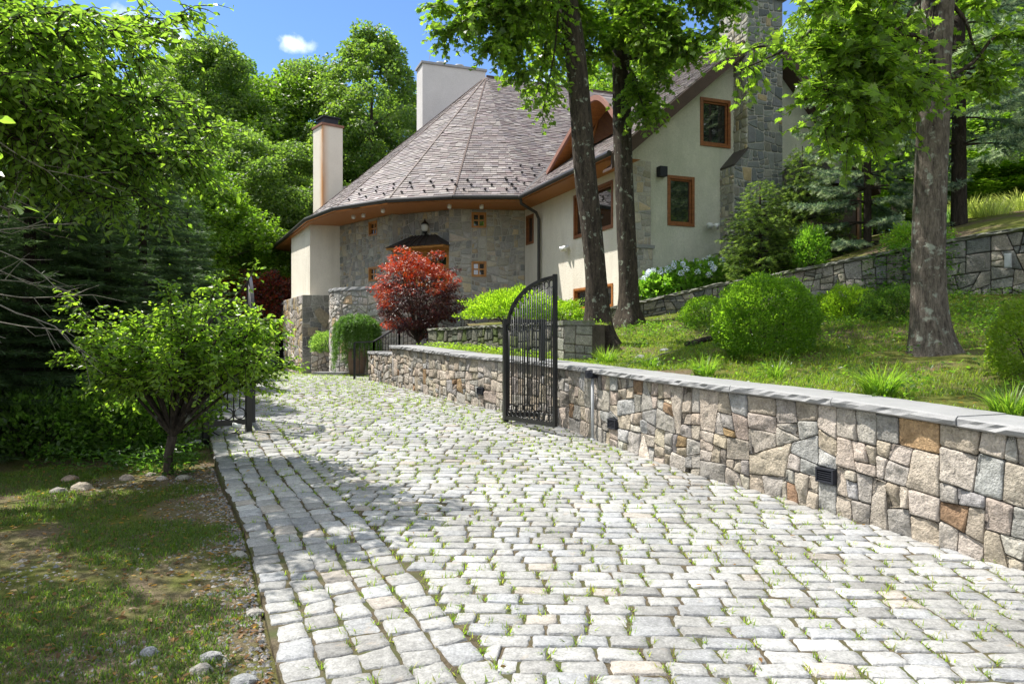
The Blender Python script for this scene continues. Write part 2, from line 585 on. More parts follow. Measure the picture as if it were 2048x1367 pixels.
def subtract(rects, op):
    x0, y0, x1, y1 = op; res = []
    for (a, b, c, d) in rects:
        if a >= x1 or c <= x0 or b >= y1 or d <= y0: res.append((a, b, c, d)); continue
        if a < x0: res.append((a, b, x0, d))
        if c > x1: res.append((x1, b, c, d))
        m0, m1 = max(a, x0), min(c, x1)
        if b < y0: res.append((m0, b, m1, y0))
        if d > y1: res.append((m0, y1, m1, d))
    return res


def catmull(pts, n=8):
    pts = [np.array(p, float) for p in pts]; o = []
    for i in range(len(pts) - 1):
        p0 = pts[max(i - 1, 0)]; p1 = pts[i]; p2 = pts[i + 1]; p3 = pts[min(i + 2, len(pts) - 1)]
        for k in range(n):
            t = k / n
            o.append(.5 * (2 * p1 + (p2 - p0) * t + (2 * p0 - 5 * p1 + 4 * p2 - p3) * t * t + (3 * p1 - p0 - 3 * p2 + p3) * t ** 3))
    o.append(pts[-1])
    return o


class Line:
    """smooth plan line with per-point extra values, read by arc length"""
    def __init__(s, pts, n=8):
        s.p = np.array(catmull(pts, n))
        d = np.hypot(np.diff(s.p[:, 0]), np.diff(s.p[:, 1]))
        s.s = np.concatenate([[0], np.cumsum(d)]); s.L = s.s[-1]

    def get(s, t):
        t = min(max(t, 0), s.L - 1e-6)
        i = min(np.searchsorted(s.s, t, 'right') - 1, len(s.p) - 2)
        k = (t - s.s[i]) / (s.s[i + 1] - s.s[i])
        return s.p[i] * (1 - k) + s.p[i + 1] * k

    def nrm(s, t):
        a = s.get(t - .15); b = s.get(t + .15)
        d = (b - a)[:2]; d = d / np.hypot(*d)
        return np.array((d[1], -d[0]))     # right-hand side of the walking direction


def stone_col(pal):
    c, j = random.choices([p[:2] for p in pal], [p[2] for p in pal])[0]
    k = random.gauss(1, .13)
    return tuple(max(.02, x * k * random.gauss(1, j * .35)) for x in c)


PAL_FIELD = [((.48, .415, .345), .05, 6), ((.42, .39, .35), .04, 5), ((.50, .425, .335), .05, 3), ((.53, .47, .41), .04, 2), ((.45, .31, .17), .06, .35), ((.34, .22, .14), .06, .3), ((.35, .33, .31), .03, 1.6), ((.41, .40, .39), .03, 1.8)]
PAL_HOUSE = [((.40, .375, .325), .03, 5), ((.44, .39, .31), .04, 4), ((.35, .34, .32), .03, 4), ((.49, .40, .27), .05, 1.2), ((.27, .27, .255), .03, 1.5), ((.46, .44, .40), .03, 1.5)]
PAL_SUNLIT = [((.42, .36, .29), .05, 4), ((.48, .36, .20), .06, 3), ((.38, .35, .33), .04, 3), ((.45, .40, .36), .04, 3)]  # sunlit tone of the pier base stone, painted in
PAL_DARK = [((.25, .245, .225), .04, 5), ((.30, .285, .25), .04, 4), ((.34, .31, .26), .05, 2), ((.20, .205, .20), .04, 2), ((.42, .38, .31), .04, .6)]
PAL_MOSS = [((.17, .175, .13), .08, 4), ((.12, .15, .055), .1, 3), ((.22, .21, .17), .06, 3)]
# ================================================================ terrain levels
ZD_Y = [-30, 3, 5, 8, 10.8, 13, 16, 19, 22, 25, 28, 60, 500]
ZD_Z = [-.6, -.03, 0, .11, .27, .37, .50, .55, .52, .42, .33, .2, .2]


def zd(y): return float(np.interp(y, ZD_Y, ZD_Z))


# left edge of the paving and foot of the lower stone wall (x, y)
EDGE = Line([(.9, -1), (-.05, 1.2), (-1.0, 3.29), (-2.0, 5.66), (-3.09, 7.94), (-3.86, 9.6), (-4.6, 11.2), (-6.2, 13.6), (-9, 16.5), (-13, 20)])
FOOT = Line([(5.9, -1.0), (4.75, 1.8), (3.36, 4.9), (2.5, 6.87), (2.0, 7.78), (1.12, 9.85), (.68, 11.0), (-.175, 12.5), (-1.16, 14.06), (-2.72, 17.0)])
WTOP_Y = [-2, 4.9, 6.1, 7.8, 11, 12.5, 16.5, 20]
WTOP_Z = [.75, .954, 1.02, 1.09, 1.19, 1.25, 1.42, 1.5]


def wtop(y): return float(np.interp(y, WTOP_Y, WTOP_Z))


def edge_x(y): return float(np.interp(y, EDGE.p[:, 1], EDGE.p[:, 0]))
def foot_x(y): return float(np.interp(y, FOOT.p[:, 1], FOOT.p[:, 0]))


def zlow(x, y):
    z = zd(y)
    ex = edge_x(y) if y < 20 else -13
    if x > ex + .12: return z - .10 if x < 60 else z
    d = min(1, max(0, (ex + .13 - x) / .14))
    v = z * .62 - .03
    base = (z - .10) * (1 - d) + v * d if y > 6 else z - .10 + d * .075
    far = max(0, ex - x - 1.2)
    base += .03 * math.sin(x * 2.1 + y * 1.3) * min(1, far) + .02 * math.sin(x * 4.7 - y * 3.1) * min(1, far)
    base += min(1.5, .05 * far) if y > 8 else .02 * far
    return base


def ground_mat():
    """mossy verge: thin grass and moss, bare litter, grey gravel close to the paving"""
    m, nt, b, P = newmat('mossy_verge', .95, .15)
    big = noise(nt, P, .9, 5, .6); mid = noise(nt, P, 4.5, 6, .65); fine = noise(nt, P, 46, 5, .7); vf = noise(nt, P, 150, 3, .7)
    moss = mixc(nt, 'MIX', mid, (.060, .082, .016), (.15, .15, .03))
    litter = mixc(nt, 'MIX', ramp(nt, fine, [(.35, (0, 0, 0)), (.65, (1, 1, 1))]), (.075, .055, .036), (.22, .17, .115))
    c = mixc(nt, 'MIX', ramp(nt, mixc(nt, 'ADD', .35, big, mid), [(.58, (0, 0, 0)), (.78, (1, 1, 1))]), moss, litter)
    c = mixc(nt, 'MULTIPLY', 1., c, ramp(nt, vf, [(.3, (.55, .55, .55)), (.7, (1.45, 1.45, 1.45))]))
    nt.links.new(c, b.inputs['Base Color']); bump(nt, b, mixc(nt, 'ADD', .5, fine, mid), .9, .03)
    return m


def lawn_mat():
    m, nt, b, P = newmat('mossy_lawn', .95, .15)
    big = noise(nt, P, .8, 5, .6); mid = noise(nt, P, 5, 6, .65); fine = noise(nt, P, 60, 5, .7)
    g = mixc(nt, 'MIX', mid, (.085, .115, .02), (.18, .18, .035))
    br = mixc(nt, 'MIX', fine, (.10, .07, .04), (.22, .17, .11))
    c = mixc(nt, 'MIX', ramp(nt, mixc(nt, 'ADD', .4, big, mid), [(.66, (0, 0, 0)), (.80, (1, 1, 1))]), g, br)
    c = mixc(nt, 'MULTIPLY', 1., c, ramp(nt, fine, [(.3, (.5, .5, .5)), (.7, (1.4, 1.4, 1.4))]))
    nt.links.new(c, b.inputs['Base Color']); bump(nt, b, mixc(nt, 'ADD', .5, fine, mid), .9, .03)
    return m


M['verge'] = ground_mat()
M['lawn'] = lawn_mat()


def grid_obj(name, xs, ys, zf, mat, kind='structure'):
    X, Y = np.meshgrid(xs, ys)
    Z = np.array([[zf(x, y) for x in xs] for y in ys])
    nx, ny = len(xs), len(ys)
    idx = np.arange(nx * ny).reshape(ny, nx)
    q = np.stack([idx[:-1, :-1], idx[:-1, 1:], idx[1:, 1:], idx[1:, :-1]], -1).reshape(-1, 4)
    me = mesh_np(name, np.stack([X, Y, Z], -1), q.ravel(), np.full(len(q), 4), None, True)
    o = link(name, me, mat); tag(o, kind=kind)
    return o


xs = np.concatenate([[-600, -300, -150, -90, -60, -45, -34, -26, -21, -17, -14.5], np.arange(-12.5, 7, .14), [8, 10, 14, 20, 30, 50, 90, 160, 300, 600]])
ys = np.concatenate([[-80, -40, -20, -10, -5, -2], np.arange(0, 13, .14), np.arange(13, 30, .6), [32, 36, 42, 50, 70, 100, 150, 250, 450, 900]])
ground = grid_obj('ground', xs, ys, zlow, M['verge'])

# ---------------------------------------------------------------- terraces behind the walls
Lpts = [(6.5, -1.0, .70), (5.25, 1.9, .82), (3.8, 5.05, .90), (2.95, 7.05, 1.0), (2.4, 8.0, 1.04), (1.55, 10.05, 1.13), (1.1, 11.2, 1.15), (.25, 12.75, 1.2), (-.75, 14.3, 1.3), (-2.3, 17.1, 1.38)]
Upts = [(22, -1, 1.9), (17, 5, 2.1), (12, 9.6, 2.2), (8.55, 12.45, 2.30), (7.3, 13.8, 2.37), (5.7, 15.3, 2.33), (4.35, 16.1, 2.22), (3.0, 16.85, 2.06), (1.25, 18.0, 1.8), (-1.2, 18.8, 1.6)]
Fpts = [(60, 5, 7.5), (48, 22, 8.2), (36, 34, 8.3), (24, 40, 7.8), (17, 42, 6.5), (11, 40, 4.6), (8, 36, 3.6), (5, 33, 3.0), (2, 31, 2.6), (-2, 30, 2.2)]
Ll, Ul, Fl = [np.array(catmull(q, 10)) for q in (Lpts, Upts, Fpts)]
TERR = []


def loft(name, A, B, nv, mat, sag=0., ease=1.):
    V = []
    for a, b in zip(A, B):
        for k in range(nv + 1):
            t = k / nv
            p = a * (1 - t) + b * t
            p = p.copy(); p[2] = a[2] + (b[2] - a[2]) * t ** ease + .035 * math.sin(p[0] * 2.3 + p[1] * 1.7) * math.sin(math.pi * t) + .02 * math.sin(p[0] * 5.1 - p[1] * 4.3) * math.sin(math.pi * t)
            V.append(p)
    n = nv + 1; idx = np.arange(len(V)).reshape(-1, n)
    q = np.stack([idx[:-1, :-1], idx[1:, :-1], idx[1:, 1:], idx[:-1, 1:]], -1).reshape(-1, 4)
    o = link(name, mesh_np(name, V, q.ravel(), np.full(len(q), 4), None, True), mat)
    tag(o, kind='structure')
    TERR.append(BVHTree.FromPolygons([Vector(v) for v in V], [list(map(int, r)) for r in q]))
    return o


loft('lawn', Ll, Ul, 34, M['lawn'], ease=1.6)
Ub = Ul.copy(); UTOP = {}
UW_Y = [-1, 5, 9.6, 12.45, 13.8, 15.3, 16.1, 16.85, 18.0, 18.8]
UW_Z = [2.9, 3.1, 3.3, 3.42, 3.25, 2.97, 2.74, 2.44, 2.12, 1.95]
for r in Ub:
    r[2] = np.interp(r[1], UW_Y, UW_Z) - .05
    r[0] += .12; r[1] += .2
loft('hillside', Ub, Fl, 30, M['lawn'], ease=.8)


def gz(x, y):
    """height of whatever ground is uppermost at x, y"""
    best = zlow(x, y) if x < foot_x(y) + .1 or y < -1 else -9
    for t in TERR:
        h = t.ray_cast(Vector((x, y, 60)), Vector((0, 0, -1)))
        if h[0] is not None: best = max(best, h[0].z)
    return best if best > -5 else zlow(x, y)


# ================================================================ cobbled driveway
def drive():
    mb = MB()
    # bedding under the stones
    V = []
    for y in np.arange(-.9, 34, .3):
        x0 = edge_x(y) if y < 19.5 else -13; x1 = (foot_x(y) if y < 17 else -2.5) + .1
        V.append((x0, x1, y))
    vs = []; fs = []; NU = 24
    for i, (x0, x1, y) in enumerate(V):
        for k in range(NU + 1):
            x = x0 + (x1 - x0) * k / NU
            vs.append((x, y, zd(y) - .011))
    for i in range(len(V) - 1):
        for k in range(NU):
            a = i * (NU + 1) + k
            fs.append([a, a + 1, a + NU + 2, a + NU + 1])
    # raised kerb side of the bedding, next to the verge
    n0 = len(vs)
    for i, (x0, x1, y) in enumerate(V):
        vs.append((x0 - .02, y, zd(y) - .3))
    for i in range(len(V) - 1):
        fs.append([n0 + i, i * (NU + 1), (i + 1) * (NU + 1), n0 + i + 1])
    mb.mi = 1; mb.col = (.1, .08, .05); mb.add(vs, fs); mb.mi = 0
    head = []       # head joints where grass grows
    tmpl = {}

    def sett(c, ux, uy, lx, ly, far):
        n = 3 if far else 7
        h = random.gauss(0, .0025)
        k = 1.05 * random.gauss(1, .085)
        r = random.random()
        if r < .06: col = (.365 * k, .335 * k, .30 * k)
        elif r < .26: col = (.305 * k, .31 * k, .318 * k)
        elif r < .36: col = (.395 * k, .392 * k, .385 * k)
        elif r < .44: col = (.262 * k, .258 * k, .25 * k)
        else: col = (.335 * k, .333 * k, .326 * k)
        mb.col = col
        sk = random.gauss(0, .05); tl = random.gauss(0, .003); tw = random.gauss(0, .004); tb = random.gauss(0, .04); tb2 = random.gauss(0, .06)
        ph = random.random() * 6
        g = [-1, -.90, -.5, 0, .5, .90, 1] if n == 7 else ([-1, -.8, 0, .8, 1] if n == 5 else [-1, 0, 1])
        vs = []
        zc = zd(c[1])
        for j, b in enumerate(g):
            for i, a in enumerate(g):
                m = max(abs(a), abs(b))
                rr = 1 - .042 * (abs(a) * abs(b)) ** 3       # corners rounded off
                x = a * lx / 2 * rr * (1 + tb * b) ; y = b * ly / 2 * rr * (1 + tb2 * a)
                if m > .7: x *= 1 + .035 * math.sin(ph + a * 3 + b * 5); y *= 1 + .05 * math.sin(ph * 2 + a * 5 + b * 2)
                x += sk * y
                px = c[0] + ux[0] * x + uy[0] * y; py = c[1] + ux[1] * x + uy[1] * y
                z = -.018 if m == 1 else (-.0025 if m > .75 else .001 * math.cos(ph + a * 2) + .001)
                if n == 3: z = -.016 if m == 1 and abs(a) == abs(b) else (-.008 if m == 1 else .002)
                z += h + tl * a + tw * b * .5 + random.gauss(0, .0012) * (n > 3)
                vs.append((px, py, zc + z + (py - c[1]) * (zd(c[1] + .1) - zc) * 10))
        k = len(g)
        mb.add(vs, [[j * k + i, j * k + i + 1, (j + 1) * k + i + 1, (j + 1) * k + i] for j in range(k - 1) for i in range(k - 1)])

    # border courses that run along the left edge
    NB = 5; BP = .186
    for j in range(NB):
        off = .095 + j * BP
        s = .05 * random.random()
        while s < EDGE.L - 1.0:
            l = random.uniform(.165, .25)
            p = EDGE.get(s + l / 2); nr = EDGE.nrm(s + l / 2); d = np.array((-nr[1], nr[0]))
            c = p[:2] + nr * (off + random.gauss(0, .008))
            if 1.4 < c[1] < 19:
                sett(c, nr, d, BP - .009 + random.gauss(0, .005), l - .006, c[1] > 13)
                if random.random() < .5: head.append((c[0] + d[0] * l / 2, c[1] + d[1] * l / 2, .5))
                if random.random() < .75: head.append((c[0] + nr[0] * BP / 2, c[1] + nr[1] * BP / 2, .9))
            s += l
    # field courses that run across the drive
    y = 1.5
    row = 0
    while y < 33:
        pitch = random.uniform(.143, .160) * (1 if y > 2.2 else 1.5)
        sl = -.035 if y < 11 else .10 * min(1, (y - 11) / 6) - .035
        yb = y
        ex = (edge_x(yb) if yb < 19 else -12.5)
        xl = ex + NB * BP * 1.09 + .04 if yb < 17 else ex
        xr = (foot_x(yb) if yb < 17 else -2.9) - .0
        x = xl + random.uniform(-.2, 0)
        while x < xr + .05:
            l = random.uniform(.185, .275) if random.random() > .12 else random.uniform(.12, .17)
            xm = x + l / 2
            yy = yb + sl * (xm - (xl + xr) / 2)
            exx = (edge_x(yy) + NB * BP * 1.09 + .02) if yy < 17 else -13
            fx = foot_x(yy) if yy < 17 else 9
            lo, hi = max(x, exx), min(x + l, fx + .02)
            if hi - lo > .07 and not (yy > 25.2 and xm > -6.9):
                c = np.array(((lo + hi) / 2, yy + random.gauss(0, .006)))
                if abs(c[0] / max(c[1], .1)) < .78 and c[1] > 1.5:
                    d = np.array((1, sl)); d /= np.hypot(*d); e = np.array((-d[1], d[0]))
                    sett(c, d, e, hi - lo - .007, pitch - .004, yy > 13)
                    head.append((lo, yy, 1.))
                    if random.random() < .3: head.append((c[0], yy + pitch / 2, .7))
            x += l
        y += pitch; row += 1
    o = mb.build('driveway', [M['granite'], M['soil']], smooth=False)
    tag(o, kind='structure')
    me = o.data
    sm_ = np.ones(len(me.polygons), bool); me.vertices.foreach_get
    zz = np.array([min(me.vertices[i].co.z - zd(me.vertices[i].co.y) for i in p.vertices) for p in me.polygons])
    sm_[zz < -.010] = False
    me.polygons.foreach_set('use_smooth', sm_)
    return head


HEADS = drive()


# ================================================================ stone walls
def wall_body(mb, line, s0, s1, zb, zt, t0, t1, step=.35):
    """solid core between offsets t0 and t1 (to the right of the walking direction)"""
    n = max(2, int((s1 - s0) / step)); vs = []; fs = []
    for i in range(n + 1):
        s = s0 + (s1 - s0) * i / n; p = line.get(s); nr = line.nrm(s)
        b, t = zb(p), zt(p)
        for (o_, z) in ((t0, b), (t0, t), (t1, t), (t1, b)):
            vs.append((p[0] + nr[0] * o_, p[1] + nr[1] * o_, z))
    for i in range(n):
        a = i * 4
        for k in range(3): fs.append([a + k, a + 4 + k, a + 5 + k, a + 1 + k])
    fs.append([0, 1, 2, 3]); fs.append([n * 4 + 3, n * 4 + 2, n * 4 + 1, n * 4])
    mb.add(vs, fs)


def wall_stones(mb, line, s0, s1, zb, zt, pal, side, amin, amax, h=.035, rough=.008, joint=.018, holes=(), step=.09, height=1., tilt=.2):
    """face stones; SIDE -1: face on the left of the walking direction"""
    rects = [(s0, 0, s1, height)]
    for q in holes: rects = subtract(rects, q)
    cells = []
    for r in rects:
        x = r[0]
        while x < r[2] - 1e-6:          # long runs are first cut into bays so that stones keep their scale
            x2 = min(x + random.uniform(1.2, 2.0), r[2])
            if r[2] - x2 < .5: x2 = r[2]
            cells += split([(x, r[1]), (x2, r[1]), (x2, r[3]), (x, r[3])], amin, amax, tilt)
            x = x2

    def mp(s, v, o_):
        p = line.get(s); nr = line.nrm(s)
        b, t = zb(p), zt(p)
        return (p[0] + nr[0] * o_ * side, p[1] + nr[1] * o_ * side, b + (t - b) * v / height)
    for c in cells:
        mb.col = stone_col(pal)
        hh = h * random.uniform(.55, 1.35)
        stone(mb, c, mp, joint * random.uniform(.7, 1.3), hh, rough, step)


def coping(mb, line, s0, s1, zt, t0, t1, th, seg=(1.0, 1.6), rough=.006, gap=.008):
    """coping slabs with broken front edges"""
    s = s0
    while s < s1 - .05:
        e = min(s + random.uniform(*seg), s1)
        if s1 - e < .4: e = s1
        n = max(2, int((e - s) / .07)); vs = []; fs = []
        dz = random.gauss(0, .003)
        k = random.gauss(1, .06); mb.col = (k, k, k)
        for i in range(n + 1):
            q = s + gap / 2 + (e - s - gap) * i / n; p = line.get(q); nr = line.nrm(q); z = zt(p) + dz
            j = lambda a=1: random.gauss(0, rough) * a
            prof = [(t0 + .03, z - th), (t0 + j(1.5), z - th * .8), (t0 + j(1.8), z - th * .45), (t0 + .004 + j(1.2), z - th * .14), (t0 + .02, z + j(.2)), (t1, z + j(.2)), (t1, z - th)]
            for o_, zz in prof: vs.append((p[0] + nr[0] * o_, p[1] + nr[1] * o_, zz + j(.2)))
        m = 7
        for i in range(n):
            for q in range(m):
                fs.append([i * m + q, i * m + (q + 1) % m, (i + 1) * m + (q + 1) % m, (i + 1) * m + q][::-1])
        fs.append(list(range(m))); fs.append([n * m + q for q in range(m)][::-1])
        mb.add(vs, fs)
        s = e


zb_low = lambda p: zd(p[1]) - .03
zt_low = lambda p: wtop(p[1]) - .075
lw = thing('stone_wall', 'long low fieldstone wall with grey slab coping along the cobbled drive', 'wall', (2.0, 7.78, 0))
CW = MB(); wall_body(CW, FOOT, 0, FOOT.L, lambda p: zd(p[1]) - .4, lambda p: wtop(p[1]) - .078, .026, .46)
CW.build('wall_core', M['joint'], lw)
LIGHTS = []


def s_at_y(line, y): return float(np.interp(y, line.p[:, 1], line.s))


lh = []
for y_, v_ in ((6.42, .36), (9.45, .34), (13.05, .36)):
    s_ = s_at_y(FOOT, y_); lh.append((s_ - .10, (v_ - .07) * .95, s_ + .10, (v_ + .07) * .95))
ST = MB()
s_a, s_b = s_at_y(FOOT, 2.5), FOOT.L - .02
s_mid = s_at_y(FOOT, 12.2)
wall_stones(ST, FOOT, s_a, s_mid, zb_low, zt_low, PAL_FIELD, -1, .026, .12, .016, .013, .008, lh, .045, .95, .15)
wall_stones(ST, FOOT, s_mid, s_b, zb_low, zt_low, PAL_FIELD, -1, .026, .10, .018, .013, .009, lh, .10, .95, .15)
# end face of the wall where the steps begin
pe = FOOT.get(FOOT.L); ne = FOOT.nrm(FOOT.L - .1)
de = np.array((-ne[1], ne[0]))
for c in split([(0, 0), (.46, 0), (.46, .9), (0, .9)], .02, .06):
    ST.col = stone_col(PAL_FIELD)
    stone(ST, c, lambda s, v, o_: (pe[0] + ne[0] * (.46 - s) + de[0] * o_, pe[1] + ne[1] * (.46 - s) + de[1] * o_, zb_low(pe) + v), .02, .03, .008)
ST.build('face_stone', M['field'], lw, smooth=False)
lw_faces = COL.objects[-1] if False else None
CP = MB(); coping(CP, FOOT, s_at_y(FOOT, 1.5), FOOT.L + .0, lambda p: wtop(p[1]), -.075, .47, .075, (1.1, 1.8), .0042)
CP.build('coping', M['cap'], lw)
for (a, b, c, d) in lh:                 # louvred path lights let into the wall face
    s_ = (a + c) / 2; p = FOOT.get(s_); nr = -FOOT.nrm(s_); t_ = np.array((nr[1], -nr[0]))
    z0 = zb_low(p) + (zt_low(p) - zb_low(p)) * b / .95; z1 = zb_low(p) + (zt_low(p) - zb_low(p)) * d / .95
    lb = MB(); o_ = Vector((p[0], p[1], 0))
    T = Vector((t_[0], t_[1], 0)); Nn = Vector((nr[0], nr[1], 0)); w2 = .088
    fr = (z1 - z0) * .5 - .004; zc = (z0 + z1) / 2
    for sg in (-1, 1):
        lb.box(o_ + T * (sg * w2 - .008) - Nn * .03 + Vector((0, 0, zc - fr)), T * .016, Nn * .075, Vector((0, 0, 2 * fr)))
        lb.box(o_ - T * (w2 - .009) - Nn * .03 + Vector((0, 0, zc + sg * (fr - .008) - .008)), T * (2 * w2 - .018), Nn * .073, Vector((0, 0, .016)))
    for k in range(5):
        z = zc - fr + .016 + (2 * fr - .032) * (k + .5) / 5
        lb.box(o_ - T * (w2 - .009) - Nn * .005 + Vector((0, 0, z)), T * (2 * w2 - .018), Nn * .045 - Vector((0, 0, .012)), Vector((0, 0, .004)))
    lb.box(o_ - T * (w2 - .009) - Nn * .028 + Vector((0, 0, zc - fr + .017)), T * (2 * w2 - .018), Nn * .01, Vector((0, 0, 2 * fr - .034)))
    lb.build('louvred_light', M['lead'], lw)

# lower step of the wall beyond its end, next to the entrance steps
ew = thing('stone_wall', 'short lower stub of stone wall beside the iron stair railing', 'wall', (-3.0, 17.6, .5))
STUB = Line([(-2.62, 17.02), (-2.95, 17.6), (-3.4, 18.5), (-3.62, 19.0)], 4)
b_ = MB(); wall_body(b_, STUB, .1, STUB.L, lambda p: .2, lambda p: 1.19, .03, .42); b_.build('wall_core', M['joint'], ew)
b_ = MB(); wall_stones(b_, STUB, .1, STUB.L, zb_low, lambda p: 1.19, PAL_FIELD, -1, .02, .07, .035, .01, .02, (), .12, .7); b_.build('face_stone', M['field'], ew)
b_ = MB(); coping(b_, STUB, .1, STUB.L + .03, lambda p: 1.26, -.05, .43, .07); b_.build('coping', M['cap'], ew)

# ---------------------------------------------------------------- upper retaining wall
UP = Line([(22, -1), (17, 5), (12, 9.6), (8.55, 12.45), (7.3, 13.8), (5.7, 15.3), (4.35, 16.1), (3.0, 16.85), (1.25, 18.0), (.2, 18.5)])
zt_up = lambda p: float(np.interp(p[1], UW_Y, UW_Z))
zb_up = lambda p: float(np.interp(p[1], UW_Y, [1.7, 1.9, 2.0, 2.1, 2.15, 2.12, 2.0, 1.9, 1.6, 1.5]))
uw = thing('stone_wall', 'upper fieldstone retaining wall climbing the slope behind the shrubs', 'wall', (5.7, 15.3, 2))
b_ = MB(); wall_body(b_, UP, 0, UP.L, lambda p: zb_up(p) - .5, lambda p: zt_up(p) - .07, .03, .42); b_.build('wall_core', M['joint'], uw)
b_ = MB(); wall_stones(b_, UP, s_at_y(UP, 8), UP.L, zb_up, lambda p: zt_up(p) - .07, PAL_DARK, -1, .035, .15, .022, .010, .013, (), .1, 1.2, .2); b_.build('face_stone', M['field'], uw)
b_ = MB(); coping(b_, UP, s_at_y(UP, 6), UP.L, lambda p: zt_up(p), -.06, .44, .07, (.6, 1.2), .012); b_.build('coping', M['mossy'], uw)

# ---------------------------------------------------------------- raised planting bed
BED = Line([(1.32, 12.75), (.65, 13.5), (-.3, 14.9), (-1.2, 16.4), (-1.95, 17.55)])
zt_bed = lambda p: 1.86 - .01 * (p[1] - 12.7)
bw = thing('stone_wall', 'moss covered wall of the raised planting bed behind the drive wall', 'wall', (0, 14.4, 1.2))
b_ = MB(); wall_body(b_, BED, .0, BED.L, lambda p: 1.0, lambda p: zt_bed(p) - .06, .03, .40); b_.build('wall_core', M['joint'], bw)
b_ = MB(); wall_stones(b_, BED, .55, BED.L, lambda p: 1.12, lambda p: zt_bed(p) - .06, PAL_MOSS, -1, .05, .16, .03, .008, .014, (), .12, .75, .12); b_.build('face_stone', M['field'], bw)
b_ = MB(); coping(b_, BED, .5, BED.L, lambda p: zt_bed(p), -.05, .42, .06, (.7, 1.1), .01); b_.build('coping', M['mossy'], bw)
# square end pier of the bed wall
pr = thing('stone_pier', 'square grey stone pier ending the bed wall in front of the big maple', 'pier', (1.1, 12.7, 1.1))
b_ = MB(); pu = Vector((.97, .24, 0)); pv = Vector((-.24, .97, 0)); po = Vector((.86, 12.42, 1.0))
b_.box(po, pu * .50, pv * .5, Vector((0, 0, .78))); b_.build('pier_core', M['joint'], pr)
b_ = MB()
for c in split([(0, 0), (.5, 0), (.5, .78), (0, .78)], .035, .09, .06):
    b_.col = stone_col([((.30, .29, .24), .05, 3), ((.25, .25, .21), .05, 3)]); stone(b_, c, lambda s, v, o_: po + pu * s + Vector((0, 0, v)) - pv * o_, .012, .012, .004)
for c in split([(0, 0), (.5, 0), (.5, .78), (0, .78)], .035, .09, .06):
    b_.col = stone_col([((.30, .29, .24), .05, 3), ((.25, .25, .21), .05, 3)]); stone(b_, c, lambda s, v, o_: po + pv * (.5 - s) + Vector((0, 0, v)) - pu * o_, .012, .012, .004)
b_.build('face_stone', M['field'], pr)
b_ = MB(); b_.box(po - pu * .03 - pv * .03 + Vector((0, 0, .78)), pu * .56, pv * .56, Vector((0, 0, .075))); b_.build('cap_stone', M['mossy'], pr)
# earth of the bed
Bl = np.array([(p[0] + .35, p[1] + .2, zt_bed(p) - .07) for p in BED.p])
Bl2 = np.array([(1.9 - .9 * i / (len(BED.p) - 1) * 1.9, 18.3 + 1.6 * i / (len(BED.p) - 1), 1.95) for i in range(len(BED.p))])
loft('planting_bed', Bl, Bl2, 12, M['lawn'])
# ================================================================ the house
A2 = Vector((-.359, .933, 0)); B2 = Vector((.933, .359, 0)); UPZ = Vector((0, 0, 1))


def W(p, q, z): return B2 * p + A2 * q + UPZ * z


EAVE, SOF = 5.90, 5.78
house = thing('stone_house', 'large stone and stucco house with a fan shaped slate roof above the drive', 'house', (-1, 26, .4))


def flat(o, u, n):
    """mapping of a vertical plane: s along u, z up, outward offset along n"""
    o = Vector(o); u = Vector(u).normalized(); n = Vector(n).normalized()
    return lambda s, z, off=0.: o + u * s + UPZ * z + n * off


def between(a, b, n_hint):
    a = Vector((a[0], a[1], 0)); b = Vector((b[0], b[1], 0)); u = (b - a)
    n = Vector((u.y, -u.x, 0)).normalized()
    if n.dot(Vector(n_hint)) < 0: n = -n
    return flat(a, u, n), u.length


def panel(mb, mp, rect, openings=(), clips=(), thick=.24, reveal=.14):
    rects = [rect]
    for q in openings: rects = subtract(rects, q)
    for r in rects:
        p = [(r[0], r[1]), (r[2], r[1]), (r[2], r[3]), (r[0], r[3])]
        for c in clips: p = clip(p, *c) if len(p) > 2 else []
        if len(p) < 3: continue
        mb.poly([mp(x, z, 0) for x, z in p]); mb.poly([mp(x, z, -thick) for x, z in p[::-1]])
    for (x0, z0, x1, z1) in openings:
        c = [(x0, z0), (x1, z0), (x1, z1), (x0, z1)]
        for i in range(4):
            a = c[i]; b = c[(i + 1) % 4]
            mb.poly([mp(*a, 0), mp(*b, 0), mp(*b, -reveal), mp(*a, -reveal)])
    p = [(rect[0], rect[1]), (rect[2], rect[1]), (rect[2], rect[3]), (rect[0], rect[3])]
    for c in clips: p = clip(p, *c)
    for i in range(len(p)):
        a = p[i]; b = p[(i + 1) % len(p)]
        mb.poly([mp(*a, 0), mp(*a, -thick), mp(*b, -thick), mp(*b, 0)])


def stone_face(mb, mp, rect, openings=(), pal=PAL_HOUSE, amin=.03, amax=.13, h=.020, rough=.004, joint=.03, step=.16, tilt=.18, base=0.):
    rects = [rect]
    for q in openings: rects = subtract(rects, q)
    for r in rects:
        if r[2] - r[0] < .02 or r[3] - r[1] < .02: continue
        for c in split([(r[0], r[1]), (r[2], r[1]), (r[2], r[3]), (r[0], r[3])], amin, amax, tilt):
            mb.col = stone_col(pal)
            stone(mb, c, lambda s, z, o_: mp(s, z, o_ + base), joint, h * random.uniform(.6, 1.4), rough, step, .02)


